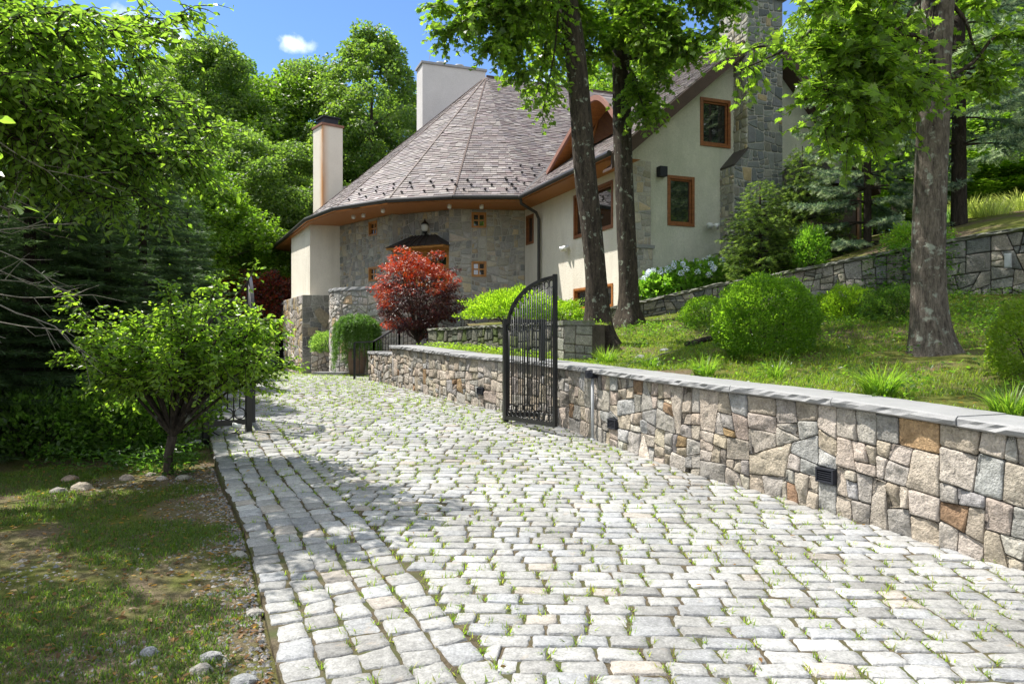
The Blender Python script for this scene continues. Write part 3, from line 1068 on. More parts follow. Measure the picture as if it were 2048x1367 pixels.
def window(mp, s0, z0, s1, z1, nx, nz, parent, fw=.065, mat=None, label=None, name='window', bars=.03):
    mb = MB()

    def bar(a0, b0, a1, b1, o0, o1):
        mb.box(mp(a0, b0, o0), mp(a1, b0, o0) - mp(a0, b0, o0), mp(a0, b1, o0) - mp(a0, b0, o0), mp(a0, b0, o1) - mp(a0, b0, o0))
    bar(s0, z0, s0 + fw, z1, -.12, .022); bar(s1 - fw, z0, s1, z1, -.12, .022)
    bar(s0 + fw, z1 - fw, s1 - fw, z1, -.12, .018); bar(s0 + fw, z0, s1 - fw, z0 + fw, -.12, .030)
    i0, i1, j0, j1 = s0 + fw, s1 - fw, z0 + fw, z1 - fw
    f2 = fw * .55
    bar(i0, j0, i0 + f2, j1, -.10, -.03); bar(i1 - f2, j0, i1, j1, -.10, -.03)
    bar(i0 + f2, j0, i1 - f2, j0 + f2, -.10, -.032); bar(i0 + f2, j1 - f2, i1 - f2, j1, -.10, -.032)
    for k in range(1, nx):
        x = i0 + (i1 - i0) * k / nx; bar(x - bars / 2, j0 + f2, x + bars / 2, j1 - f2, -.085, -.04)
    for k in range(1, nz):
        z = j0 + (j1 - j0) * k / nz; bar(i0 + f2, z - bars / 2, i1 - f2, z + bars / 2, -.083, -.042)
    o = mb.build(name, mat or M['winwood'], parent)
    if label: o['label'] = label
    g = MB()
    g.box(mp(i0 + .004, j0 + .004, -.075), mp(i1 - .004, j0, -.075) - mp(i0 + .004, j0, -.075), UPZ * (j1 - j0 - .008), mp(0, 0, -.066) - mp(0, 0, -.075))
    gp = g.build('pane', M['glass']); gp.parent = o
    gp.matrix_parent_inverse = o.matrix_world.inverted() if False else Matrix.Identity(4)
    gp.matrix_parent_inverse = Matrix.Translation(Vector((0, 0, 0)))
    return o


# ---- plan
J = Vector((.42, 24.41, 0)); W1 = Vector((-2.02, 24.1, 0)); W2 = Vector((-4.0, 25.1, 0)); W3 = Vector((-6.35, 27.7, 0))
V0 = W(8.41, 21.05, EAVE); APX = Vector((-1.02, 30, 12.08))
EV = [V0] + [Vector((x, y, EAVE)) for x, y in ((-1.77, 22.66), (-3.82, 23.2), (-5.78, 24.62), (-7.3, 26.8), (-8.42, 29.2), (-11.3, 35.3))]
PQ = 15.76      # gable plane
PW = 9.158      # wing side plane

# ---- wing: stucco walls
side = flat(W(PW, PQ, 0), A2, -B2)
OPS = [(.95, 4.37, 3.21, 5.58), (.95, 2.36, 3.21, 2.98), (6.12, 4.62, 6.74, 5.56), (5.45, 1.95, 5.9, 2.3)]
mb = MB(); panel(mb, side, (0, .8, 6.87, SOF + .02), OPS); mb.build('wall', M['stucco'], house)
window(side, *OPS[0], 2, 1, house, .075); window(side, *OPS[1], 3, 1, house, .065, M['wood'])
window(side, *OPS[2], 1, 1, house, .06); window(side, *OPS[3], 1, 1, house, .045, M['darkmetal'])
mb = MB()        # the open sash of the little cellar window
c0 = side(5.42, 2.30, .03); c1 = side(5.93, 2.30, .03); dn = side(5.42, 2.02, .27) - c0
for a, b in ((c0, c1), (c0 + dn, c1 + dn), (c0, c0 + dn), (c1, c1 + dn)): mb.beam(a, b, .04, .03)
mb.poly([c0, c1, c1 + dn, c0 + dn]); mb.build('open_sash', M['lead'], house)

gab = flat(W(0, PQ, 0), B2, -A2)
rk = [(-.845, 1, EAVE - .845 * 8.41 - .16), (1.0, 1, 9.62 + 12.79 - .24)]
GOP = [(11.08, 6.39, 11.99, 7.60), (10.13, 4.35, 10.91, 5.58), (10.05, 2.55, 11.0, 3.12)]
mb = MB(); panel(mb, gab, (PW + .0, 1.2, 16.0, 9.6), GOP, rk); mb.build('gable_wall', M['stucco_green'], house)
window(gab, *GOP[0], 1, 1, house, .08); window(gab, *GOP[1], 1, 1, house, .075); window(gab, *GOP[2], 2, 1, house, .06)
mb = MB(); mb.box(gab(9.72, 1.2, .002), B2 * 1.95, -A2 * .035, UPZ * (3.30 - 1.2)); mb.build('base_course', M['stucco_green'], house)
# stone quoin pilaster on the wing corner
mb = MB(); mb.mi = 0
mb.box(gab(PW - .05, 1.2, .004), B2 * .54, -A2 * .03, UPZ * 4.66); mb.box(gab(PW - .09, 1.2, .036), B2 * .60, -A2 * .05, UPZ * 2.55)
mb.build('quoin_core', M['mortar'], house)
mb = MB(); stone_face(mb, gab, (PW - .05, 3.84, PW + .49, 5.86), (), PAL_HOUSE, .03, .09, .012, .004, .02, base=.034)
stone_face(mb, gab, (PW - .09, 1.4, PW + .51, 3.75), (), PAL_HOUSE, .04, .12, .012, .004, .02, base=.086)
stone_face(mb, flat(W(PW - .09, PQ - .086, 0), A2, -B2), (0, 1.4, .09, 3.75), (), PAL_HOUSE, .02, .05, .008, .003, .02)
mb.build('quoin_stone', M['housestone'], house)
mb = MB(); mb.box(gab(PW - .12, 3.752, .004), B2 * .67, -A2 * .12, UPZ * .075); mb.build('quoin_sill', M['cap'], house)

# ---- curved stone entrance wall, three flats, the middle one set back for the door
mb = MB(); ms = MB()
mpA, lA = between(W1, J, (0, -1, 0)); opA = [(.72, 5.18, 1.20, 5.68), (.72, 3.60, 1.20, 4.10)]
panel(mb, mpA, (0, .2, lA, SOF + .02), opA); stone_face(ms, mpA, (.0, .6, lA, SOF), opA, base=.003)
mpC, lC = between(W3, W2, (0, -1, 0)); opC = [(lC - 1.50, 5.18, lC - .95, 5.68), (lC - 1.50, 3.60, lC - .95, 4.10)]
panel(mb, mpC, (0, .2, lC, SOF + .02), opC); stone_face(ms, mpC, (0, .6, lC, SOF), opC, base=.003)
nB = Vector(((W1 - W2).y, -(W1 - W2).x, 0)).normalized()
mpB, lB = between(W2 - nB * .22, W1 - nB * .22, nB); opB = [(.28, 2.2, lB - .06, 4.58)]
panel(mb, mpB, (0, .2, lB, SOF + .02), opB); stone_face(ms, mpB, (0, .6, lB, SOF), opB, base=.003)
for p_, q_ in ((W1, 1), (W2, -1)):      # returns of the recess
    mr, lr = between(p_ - nB * .22, p_, (q_ * -1, 0, 0)); stone_face(ms, mr, (0, .6, lr - .0, SOF), (), PAL_HOUSE, .02, .06)
mb.build('entrance_wall', M['mortar'], house); ms.build('wall_stone', M['housestone'], house)
for q in opA: window(mpA, *q, 2, 2, house, .05, M['doorwood'], bars=.045)
for q in opC: window(mpC, *q, 2, 2, house, .05, M['doorwood'], bars=.045)
# door: frame, two leaves with small panes
mb = MB()
s0, z0, s1, z1 = opB[0]
for (a, b, c, d) in ((s0, z0, s0 + .09, z1), (s1 - .09, z0, s1, z1), (s0 + .09, z1 - .16, s1 - .09, z1)):
    mb.box(mpB(a, b, -.13), mpB(c, b, -.13) - mpB(a, b, -.13), UPZ * (d - b), nB * .17)
mb.build('door_frame', M['doorwood'], house)
mid = (s0 + s1) / 2
for (a, c) in ((s0 + .094, mid - .003), (mid + .003, s1 - .094)):
    mb = MB(); gl = []
    t = z1 - .165; h = .115
    xm = (a + c) / 2
    def bar(x0, y0, x1, y1, o0=-.09, o1=-.03): mb.box(mpB(x0, y0, o0), mpB(x1, y0, o0) - mpB(x0, y0, o0), UPZ * (y1 - y0), nB * (o1 - o0))
    rows = [(t - .16 - .24, t - .16), (t - .95, t - .40 - .16), (t - 1.35, t - .95 - .12)]
    zs = sorted([z for r in rows for z in r])
    bar(a, z0, a + h, t); bar(c - h, z0, c, t)
    edges = [z0] + zs + [t]
    for k in range(0, len(edges), 2): bar(a + h, edges[k], c - h, edges[k + 1])
    for (b0, b1) in rows: bar(xm - .03, b0, xm + .03, b1, -.085, -.035); gl.append((b0, b1))
    lf = mb.build('door', M['doorwood'], house)
    for (b0, b1) in gl:
        g = MB(); g.box(mpB(a + h, b0, -.07), mpB(c - h, b0, -.07) - mpB(a + h, b0, -.07), UPZ * (b1 - b0), nB * .008)
        gp = g.build('pane', M['glass']); gp.parent = lf
    g = MB(); hx = c - .06 if a < mid - .2 else a + .06
    g.tube([mpB(hx, z0 + .95, -.03), mpB(hx, z0 + .95, .03), mpB(hx, z0 + 1.25, .03), mpB(hx, z0 + 1.25, -.03)], .012); gp = g.build('handle', M['iron']); gp.parent = lf
# standing-seam copper hood over the door
mb = MB()
e = [mpB(-.02, 4.60, .62), mpB(lB + .02, 4.60, .62), mpB(lB + .08, 4.60, .0), mpB(-.08, 4.60, .0)]
r0, r1 = mpB(.62, 5.02, .02), mpB(lB - .62, 5.02, .02)
mb.poly([e[0], e[1], r1, r0]); mb.poly([e[1], e[2], r1]); mb.poly([e[3], e[0], r0]); mb.poly([e[2], e[3], r0, r1]); mb.poly(e[::-1])
for k in range(8):
    t = (k + .5) / 8; a = e[0].lerp(e[1], t); b = r0.lerp(r1, t); mb.beam(a + UPZ * .012, b + UPZ * .012, .018, .03)
mb.build('door_hood', M['copper'], house)
mb = MB(); mb.box(mpB(0, 4.53, .04), mpB(lB, 4.53, .04) - mpB(0, 4.53, .04), UPZ * .066, nB * .54); mb.build('hood_board', M['doorwood'], house)
# lantern over the hood
lp = mpB(1.25, 5.24, .16)
mb = MB(); mb.tube([mpB(1.25, 5.05, -.0), mpB(1.25, 5.03, .1), lp - UPZ * .17], .018); mb.lathe(lp - UPZ * .2, [(.02, 0), (.07, .02), (.09, .06), (.08, .075)]); ln = mb.build('lantern', M['iron'], house, True); mb = MB(); mb.lathe(lp + UPZ * .11, [(.13, 0), (.10, .05), (.04, .10), (.015, .16), (.01, .19)]); q_ = mb.build('cap', M['iron'], None, True); q_.parent = ln
mb = MB(); mb.lathe(lp - UPZ * .125, [(.07, 0), (.115, .06), (.13, .14), (.115, .21), (.09, .235)]); gp = mb.build('globe', M['glasslamp'], None, True); gp.parent = ln

# ---- stucco pier on a stone base beside the garage
K0, K1, K2, K3 = (Vector((x, y, 0)) for x, y in ((-7.38, 27.4), (-6.33, 27.72), (-9.12, 31.0), (-6.5, 31.5)))
mb = MB()
for a, b in ((K0, K1), (K2, K0), (K3, K2), (K1, K3)): mb.poly([a + UPZ * .2, b + UPZ * .2, b + UPZ * (SOF + .01), a + UPZ * (SOF + .01)])
mb.build('pier', M['stucco'], house)
B0, B1, Bk = Vector((-7.52, 26.92, 0)), Vector((-6.28, 27.3, 0)), Vector((-9.3, 30.6, 0))
mb = MB(); q = [B0, B1, B1 + Vector((0, 1.2, 0)), Bk + Vector((.6, .5, 0)), Bk]
mb.add([p + UPZ * .0 for p in q] + [p + UPZ * 3.18 for p in q], [[0, 1, 6, 5], [1, 2, 7, 6], [2, 3, 8, 7], [3, 4, 9, 8], [4, 0, 5, 9], [5, 6, 7, 8, 9]])
mb.build('pier_base', M['mortar'], house)
mb = MB(); m1, l1 = between(B0, B1, (.3, -1, 0)); stone_face(mb, m1, (0, .1, l1, 3.2), (), PAL_DARK, .06, .22, .014, .005, .016)  # shade on this face is put into the dark palette
mb.col = (.42, .36, .26)
stone(mb, [(.40, 2.62), (.62, 2.75), (1.02, 2.42), (.93, 2.2), (.80, 1.98), (.55, 2.25)], lambda s, z, o_: m1(s, z, o_ + .04), .01, .012, .003, .12, .02)
stone(mb, [(.18, 1.72), (.55, 1.74), (.55, 2.05), (.18, 2.02)], lambda s, z, o_: m1(s, z, o_ + .036), .01, .01, .003, .12, .02)
m2, l2 = between(Bk, B0, (-1, -.4, 0)); stone_face(mb, m2, (0, .1, l2, 3.2), (), PAL_SUNLIT, .05, .2, .03, .012, .03)  # sunlight on this face is put into the warmer palette
mb.build('base_stone', M['field'], house)

# ---- rounded terrace wall beside the steps
CC = Vector((-4.05, 24.4, 0)); CR = 1.82
def cyl(s, z, o_): a = math.pi * 1.08 + s / CR; return CC + Vector((math.cos(a), math.sin(a), 0)) * (CR + o_) + UPZ * z
mb = MB(); n = 36
for i in range(n):
    a, b = CR * math.pi * .92 * i / n, CR * math.pi * .92 * (i + 1) / n
    mb.poly([cyl(a, .2, -.002), cyl(b, .2, -.002), cyl(b, 3.12, -.002), cyl(a, 3.12, -.002)]); mb.poly([cyl(a, .2, -.4), cyl(b, .2, -.4), cyl(b, 3.12, -.4), cyl(a, 3.12, -.4)])
mb.build('terrace_wall_core', M['mortar'], house)
mb = MB(); cells = []
for k in range(5): cells += split([(CR * math.pi * .92 * k / 5, .35), (CR * math.pi * .92 * (k + 1) / 5, .35), (CR * math.pi * .92 * (k + 1) / 5, 3.06), (CR * math.pi * .92 * k / 5, 3.06)], .03, .14, .35)
for c in cells: mb.col = stone_col([((.54, .50, .46), .04, 5), ((.49, .475, .455), .03, 4), ((.52, .38, .25), .06, .7), ((.57, .51, .45), .04, 3)]); stone(mb, c, cyl, .02, .028, .010, .1, .03)
mb.build('terrace_stone', M['field'], house)
mb = MB(); n = 40; vs = []
for i in range(n + 1):
    s = CR * math.pi * .92 * i / n
    for o_, z in ((.05, 3.06), (.055 + random.gauss(0, .008), 3.10), (.04 + random.gauss(0, .008), 3.17), (-.44, 3.17), (-.44, 3.06)): vs.append(cyl(s, z, o_))
mb.add(vs, [[i * 5 + k, i * 5 + (k + 1) % 5, (i + 1) * 5 + (k + 1) % 5, (i + 1) * 5 + k] for i in range(n) for k in range(5)])
mb.build('terrace_coping', M['cap'], house)
mT, lT = between((-2.28, 22.9), (.35, 23.1), (0, -1, 0))
mb = MB(); mb.box(mT(0, .3, -.3), mT(lT, .3, -.3) - mT(0, .3, -.3), UPZ * 2.38, mT(0, 0, -.005) - mT(0, 0, -.3)); mb.build('terrace_wall_core', M['joint'], house)
mb = MB(); stone_face(mb, mT, (0, .5, lT, 2.66), (), PAL_DARK, .05, .16, .02, .008, .016); mb.build('terrace_stone', M['field'], house)
mb = MB(); mb.box(mT(-.04, 2.682, -.34), mT(lT + .06, 0, 0) - mT(0, 0, 0), UPZ * .06, mT(0, 0, .05) - mT(0, 0, -.34)); mb.build('terrace_coping', M['mossy'], house)
mb = MB(); q = [CC + Vector((-1.3, 0, 0)), Vector((-4.0, 22.98, 0)), Vector((-2.3, 23.2, 0)), Vector((.4, 23.4, 0)), J, W1, W2, W3]
mb.poly([p + UPZ * 2.2 for p in q]); mb.build('entrance_terrace', M['cap'], house)

# ---- garage level: parapet of the roof terrace, timber lintel, stone recess
G0, G1 = Vector((-9.05, 30.1, 0)), Vector((-14.2, 43.5, 0)); gd = (G1 - G0).normalized(); gn = Vector((-gd.y, gd.x, 0))
mb = MB(); mb.box(G0 + UPZ * 2.36, G1 - G0, gn * .0 - Vector((gn.x, gn.y, 0)) * .3, UPZ * .72); pk = mb.build('terrace_parapet', M['cap'], house)
for k in range(5):
    mb = MB(); p = G0 + gd * (1.1 + k * 1.55); mb.box(p + gn * .003 + UPZ * 2.40, gd * .22, gn * .045, UPZ * .64); mb.build('parapet_post', M['darkmetal'], house)
mb = MB(); mb.box(G0 + UPZ * 3.082 + gn * .06, G1 - G0, -gn * .42, UPZ * .06); mb.build('parapet_coping', M['cap'], house)
mb = MB(); mb.box(G0 + UPZ * 1.95 + gn * .02, G1 - G0, -gn * .26, UPZ * .41); mb.build('garage_lintel', M['doorwood'], house)
mb = MB(); mg, lg = between(G0 - gn * 1.0, G1 - gn * 1.0, gn); panel(mb, mg, (0, .1, lg, 2.6)); mb.build('garage_wall', M['mortar'], house)
mb = MB(); stone_face(mb, mg, (0, .2, 9, 2.4), (), PAL_HOUSE, .06, .2, .012, .004, .03); mb.build('garage_stone', M['housestone'], house)
mb = MB(); mb.box(G0 - gn * 1.0 + UPZ * 2.38, G1 - G0, -gn * 7, UPZ * .3); mb.build('garage_roof', M['cap'], house)
mb = MB(); mb.box(G0 - gn * .3 + UPZ * 1.97, G1 - G0, -gn * .7, UPZ * .05); mb.build('garage_soffit', M['wood'], house)

# ---- slate roofs, tile by tile
PAL_SLATE = [((.185, .155, .145), .04, 5), ((.225, .195, .18), .04, 4), ((.155, .122, .118), .04, 3), ((.265, .24, .222), .03, 1.4), ((.175, .152, .152), .04, 3)]


def facet(mb, pts, expo=.135, wid=.24, weather=None, lift=.016):
    """cover the convex planar polygon PTS (first edge = eave) with slates"""
    O = pts[0]; U = (pts[1] - pts[0]).normalized()
    nrm = None
    for k in range(2, len(pts)):
        c = U.cross(pts[k] - O)
        if c.length > .2: nrm = c.normalized(); break
    if nrm.z < 0: nrm = -nrm
    U = Vector((nrm.y, -nrm.x, 0)).normalized() if abs(U.z) > .05 else U
    V = nrm.cross(U)
    if V.z < 0: U = -U; V = nrm.cross(U)
    P2 = [((p - O).dot(U), (p - O).dot(V)) for p in pts]
    if area(P2) < 0: P2 = P2[::-1]
    x0, x1 = min(p[0] for p in P2), max(p[0] for p in P2); y0, y1 = min(p[1] for p in P2), max(p[1] for p in P2)
    y = y0; r = 0
    while y < y1:
        strip = clip(clip(P2, 0, -1, -y), 0, 1, y + expo)
        if len(strip) < 3: y += expo; r += 1; continue
        sx0, sx1 = min(p[0] for p in strip), max(p[0] for p in strip)
        x = x0 - random.random() * wid
        while x < sx1:
            wd = wid * random.uniform(.7, 1.25)
            if x + wd > sx0:
                t = clip(clip(strip, -1, 0, -(x + .003)), 1, 0, x + wd - .003)
                if len(t) >= 3 and abs(area(t)) > .0006:
                    jl = random.gauss(0, .004); jy = random.gauss(0, .006)
                    up = lambda p: lift * (1 - (p[1] - y) / expo) + .006 + jl
                    top = [O + U * p[0] + V * (p[1] - (.5 * jy if p[1] < y + .02 else 0)) + nrm * up(p) for p in t]
                    bot = [O + U * p[0] + V * p[1] - nrm * .012 for p in t]
                    c = stone_col(PAL_SLATE)
                    if weather:
                        k = weather(t[0][0], t[0][1], y1 - y0); c = tuple(v * k for v in c)
                    mb.col = c
                    n = len(t)
                    mb.add(top + bot, [list(range(n))] + [[i, i + n, (i + 1) % n + n, (i + 1) % n] for i in range(n)])
            x += wd
        y += expo; r += 1
    mb.col = (.2, .18, .17)
    mb.poly([p - nrm * .014 for p in pts])
    return O, U, V, nrm


from mathutils import noise as mnoise
wx = lambda sd: (lambda x, y, H: 1 + .45 * max(0, mnoise.noise(Vector((x * .9 + sd, y * .16, sd))) + .05) + .30 * max(0, 1 - y / 3.2) * (.5 + mnoise.noise(Vector((x * 2.2, y * .9, sd)))) - .08)
MR = MB(); FR = []
R1 = W(12.79, 28.36, 12.08); R2 = W(18.5, 28.36, 12.08); V1 = W(12.79, 25.43, 9.60); V2 = W(17.2, 21.05, EAVE)
FR.append(facet(MR, [V0, V0 + B2 * .02, V1, R1, APX], weather=wx(0)))
facet(MR, [V2, V1, R1, R2], weather=wx(3))
for i in range(6): FR.append(facet(MR, [EV[i + 1], EV[i], APX], weather=wx(10 + i)))
bk = [W(4, 36, EAVE), W(18.5, 36, EAVE)]
MR.col = (.3, .26, .25); MR.poly([EV[6], APX, R2, bk[1]]); MR.poly([EV[6], bk[1], bk[0]])
MR.build('main_roof', M['slate'], house)
WR = MB()
QR = 15.36; RZ = EAVE + .845 * (12.79 - 8.41)
wl = facet(WR, [W(8.41, QR, EAVE), V0, V1, W(12.79, QR, RZ)], weather=wx(30))
facet(WR, [W(16.5, 21.4, EAVE), W(16.5, QR, EAVE), W(12.79, QR, RZ), W(12.79, 25.4, RZ)], weather=wx(40))
WR.build('wing_roof', M['slate'], house)
# hips, ridge and valley
mb = MB()
for i in range(1, 7):
    a, b = EV[i], APX; mb.beam(a + UPZ * .03, b + UPZ * .03 - (b - a).normalized() * .2, .05, .02)
mb.tube([APX + UPZ * .03, R2 + UPZ * .03], .06, 8); mb.tube([W(12.79, QR, RZ + .03), V1 + UPZ * .03], .05, 8)
mb.build('ridge_cap', M['brown'], house)
mb = MB(); d = (V1 - V0).normalized(); sd = Vector((d.y, -d.x, 0)).normalized() * .07
mb.poly([V0 - sd + UPZ * .05, V0 + sd + UPZ * .05, V1 + sd + UPZ * .05, V1 - sd + UPZ * .05]); mb.build('valley_flashing', M['copper'], house)
# barge boards of the gable, with the wooden underside of the overhang
mb = MB()
e0, e1, e2 = W(8.36, QR, EAVE - .06), W(12.79, QR, RZ - .02), W(16.55, QR, EAVE - .06)
for a, b in ((e0, e1), (e1, e2)):
    d = UPZ * .36; mb.box(a - d, b - a, A2 * -.05, d); mb.box(a - d + A2 * .001, b - a, A2 * .40, UPZ * .05)
mb.build('barge_board', M['brown'], house)
# soffit, fascia, gutter
wallpts = [W(PW, PQ, 0)]
mb = MB(); z = SOF
inner = [J, W1 - nB * .2, W2 - nB * .2, W3, K1, K2]
outer = [V0, EV[1], EV[2], EV[3], EV[4], EV[5]]
for i in range(5): mb.poly([Vector((outer[i].x, outer[i].y, z)), Vector((outer[i + 1].x, outer[i + 1].y, z)), Vector((inner[i + 1].x, inner[i + 1].y, z)), Vector((inner[i].x, inner[i].y, z))])
mb.poly([Vector((EV[5].x, EV[5].y, z)), Vector((EV[6].x, EV[6].y, z)), Vector((-8.5, 36, z)), Vector((K2.x, K2.y, z))])
mb.poly([W(8.42, QR, z), W(8.42, 21.05, z), W(PW, 22.6, z), W(PW, QR, z)])
mb.build('soffit', M['soffit'], house)
mb = MB()
path = [W(8.41, QR, 0)] + [V0] + EV[1:]
for a, b in zip(path[:-1], path[1:]):
    a = Vector((a.x, a.y, SOF - .02)); b = Vector((b.x, b.y, SOF - .02)); n_ = Vector(((b - a).y, -(b - a).x, 0)).normalized()
    mb.box(a, b - a, n_ * .025, UPZ * .11)
mb.build('fascia', M['wood'], house)
mb = MB(); gp_ = []
for i, p in enumerate(path):
    c = Vector((APX.x, APX.y, 0)); o_ = (Vector((p.x, p.y, 0)) - c).normalized() * .09 if i > 1 else (-B2 * .09 + (A2 * -.06 if i == 1 else Vector()))
    gp_.append(Vector((p.x, p.y, EAVE - .045)) + o_)
for a, b in zip(gp_[:-1], gp_[1:]): mb.tube([a, b], .07, 10)
mb.build('gutter', M['darkmetal'], house)
mb = MB(); mb.tube([W(8.36, 21.0, 5.82), W(8.40, 21.05, 5.68), W(8.95, 21.2, 5.46), W(9.06, 21.25, 5.28), W(9.06, 21.25, 3.25), W(9.02, 21.25, 3.1), W(9.02, 21.25, 1.5)], .048, 10); mb.build('downspout', M['darkmetal'], house)
# snow guards
sg = MB(); sg.box((-.05, -.004, 0), (.1, 0, 0), (0, .008, 0), (0, 0, .05)); sg.ring((-.045, 0, .06), (1, 0, 0), (0, 0, 1), .02, .016, 10, 5); sg.ring((.045, 0, .06), (1, 0, 0), (0, 0, 1), .02, .016, 10, 5); sg.ring((0, 0, .09), (1, 0, 0), (0, 0, 1), .02, .018, 10, 5); sg.box((-.02, 0, -.004), (.04, 0, 0), (0, .16, 0), (0, 0, .006))
sg.v = [(x * .62, y * .8, z * .62) for x, y, z in sg.v]
sgm = sg.mesh('snow_guard'); sgm.materials.append(M['iron'])


def guard(fr, s, v, z_=.02):
    O, U, V, nn = fr
    o = bpy.data.objects.new('snow_guard', sgm); COL.objects.link(o); o.parent = house
    o.matrix_parent_inverse = Matrix.Translation(-Vector(house.location))
    m = Matrix.Identity(4)
    for r in range(3): m[r][0] = U[r]; m[r][1] = V[r]; m[r][2] = nn[r]
    p = O + U * s + V * v + nn * z_
    m.translation = p; o.matrix_basis = m


for fi, wdt in ((2, 2.1), (3, 2.4), (4, 2.6)):
    for k in range(3):
        for r_, (v, off) in enumerate(((.34, 0), (.62, .5), (.92, .1))):
            s = (k + .4 + off * .6) * wdt / 3.1; tp = v / 9.3
            s = s * (1 - tp) + wdt * .5 * tp
            if s < wdt * .97: guard(FR[fi - 1], s, v)
for k in range(9):
    u = .6 + k * .38; guard(wl, (QR - QR) + 5.69 - .32 + u * .68 - .32 * (k % 2), u, .02)
for (p_, v_) in ((.1, 1.7), (.55, 1.95), (.9, 1.8), (.45, 1.45), (.85, 1.35), (.3, .75), (-.15, .62), (.12, 1.0), (-.25, .95), (1.25, 2.1), (-.1, .35)):
    O, U, V, nn = FR[0]; sgn = 1 if U.dot(B2) > 0 else -1
    guard(FR[0], sgn * p_, v_ if abs(V.z) > 0 else v_)

# ---- eyebrow dormer on the wing roof
prof = catmull([(20.9, 6.66), (20.2, 7.02), (19.5, 7.36), (18.9, 7.66), (18.4, 7.92), (18.0, 8.0), (17.6, 7.94), (17.2, 7.68), (16.8, 7.28), (16.4, 6.92), (16.1, 6.70)], 6)
pr_ = lambda z: 8.41 + (z - EAVE) / .845
mb = MB(); mf = MB(); mw = MB(); mgz = MB()
for (q0, z0), (q1, z1) in zip(prof[:-1], prof[1:]):
    for k in range(1):
        mb.col = stone_col(PAL_SLATE)
        mb.poly([W(9.18, q0, z0 + .03), W(9.18, q1, z1 + .03), W(pr_(z1) + .12, q1, z1 + .03), W(pr_(z0) + .12, q0, z0 + .03)])
    mf.add([W(9.16, q0, z0 + .045), W(9.16, q1, z1 + .045), W(9.16, q1, z1 - .09), W(9.16, q0, z0 - .09), W(9.24, q0, z0 + .045), W(9.24, q1, z1 + .045), W(9.24, q1, z1 - .09), W(9.24, q0, z0 - .09)], [[0, 1, 2, 3], [4, 7, 6, 5], [3, 2, 6, 7], [0, 4, 5, 1]])
    mw.poly([W(9.24, q0, z0 - .05), W(9.24, q1, z1 - .05), W(9.95, q1, z1 - .05), W(9.95, q0, z0 - .05)])
    zr = EAVE + .845 * (9.8 - 8.41)
    if z0 - .06 > zr or z1 - .06 > zr:
        t0_, t1_ = max(zr, z0 - .06), max(zr, z1 - .06); mgz.poly([W(9.58, q0, zr - .1), W(9.58, q1, zr - .1), W(9.58 + .36 * (t1_ - zr), q1, t1_), W(9.58 + .36 * (t0_ - zr), q0, t0_)])  # glass leans back so that it mirrors open sky
dm = mb.build('dormer_roof', M['slate'], house)
mf.build('dormer_board', surf('salmon_copper_trim', (.30, .15, .11), .15, 4, 40, .55, .3, .1), house); mw.build('dormer_soffit', M['wood'], house); mgz.build('dormer_glass', M['skyglass'], house)
for q in (18.75, 17.25):
    mb = MB(); mb.beam(W(9.54, q, 6.95), W(9.80, q, 7.68), .05, .05, A2); mb.build('dormer_mullion', M['wood'], house)

# ---- chimneys
CH = MB(); CHS = MB()
q0 = 15.23
def chim(p0, p1, z0, z1, q1=PQ + .3):
    CH.box(W(p0, q0, z0), B2 * (p1 - p0), A2 * (q1 - q0), UPZ * (z1 - z0))
    f = flat(W(p0, q0, 0), B2, -A2); stone_face(CHS, f, (0, z0, p1 - p0, z1), (), PAL_SHADED, .03, .14, .016, .006, .022, base=.003)
    l = flat(W(p0, q0, 0), A2, -B2); stone_face(CHS, l, (0, z0, min(q1, PQ + .25) - q0, z1), (), PAL_HOUSE, .03, .09, .02, .008, .022, base=.003)  # left face takes the lighter palette, its sunlight painted in
PAL_SHADED = [((.185, .195, .19), .04, 5), ((.22, .23, .215), .04, 4), ((.26, .25, .21), .05, 2), ((.15, .16, .165), .04, 3), ((.32, .25, .15), .05, .35)]  # darker copy of the chimney stone, shade of the front painted in
chim(11.70, 13.18, 1.2, 5.82); chim(12.11, 13.18, 6.26, 10.1, PQ + .62)
s_ = [W(11.70, q0, 5.82), W(12.11, q0, 6.26), W(12.11, q0, 5.82)]; t_ = [p + A2 * .6 for p in s_]
CH.add(s_ + t_, [[0, 2, 1], [3, 4, 5], [0, 1, 4, 3]]); CH.box(W(12.11, q0, 5.82), B2 * 1.07, A2 * .6, UPZ * .44)
f = flat(W(11.70, q0, 0), B2, -A2)
for c in split([(0, 5.82), (1.48, 5.82), (1.48, 6.26), (.41, 6.26)], .03, .1, .2): CHS.col = stone_col(PAL_SHADED); stone(CHS, c, lambda s, z, o_: f(s, z, o_ + .003), .02, .015, .005, .15, .02)
CH.build('chimney', M['mortar'], house); CHS.build('chimney_stone', M['housestone'], house)
mb = MB(); d_ = (s_[1] - s_[0]); mb.box(s_[0] - A2 * .03 - d_ * .04 + UPZ * .01, d_ * 1.04, A2 * .62, UPZ * .05); mb.build('chimney_shoulder', M['copper'], house)
mb = MB(); mb.box(W(12.03, q0 - .08, 10.1), B2 * 1.23, A2 * 1.35, UPZ * .12); mb.build('chimney_cap', M['cap'], house)

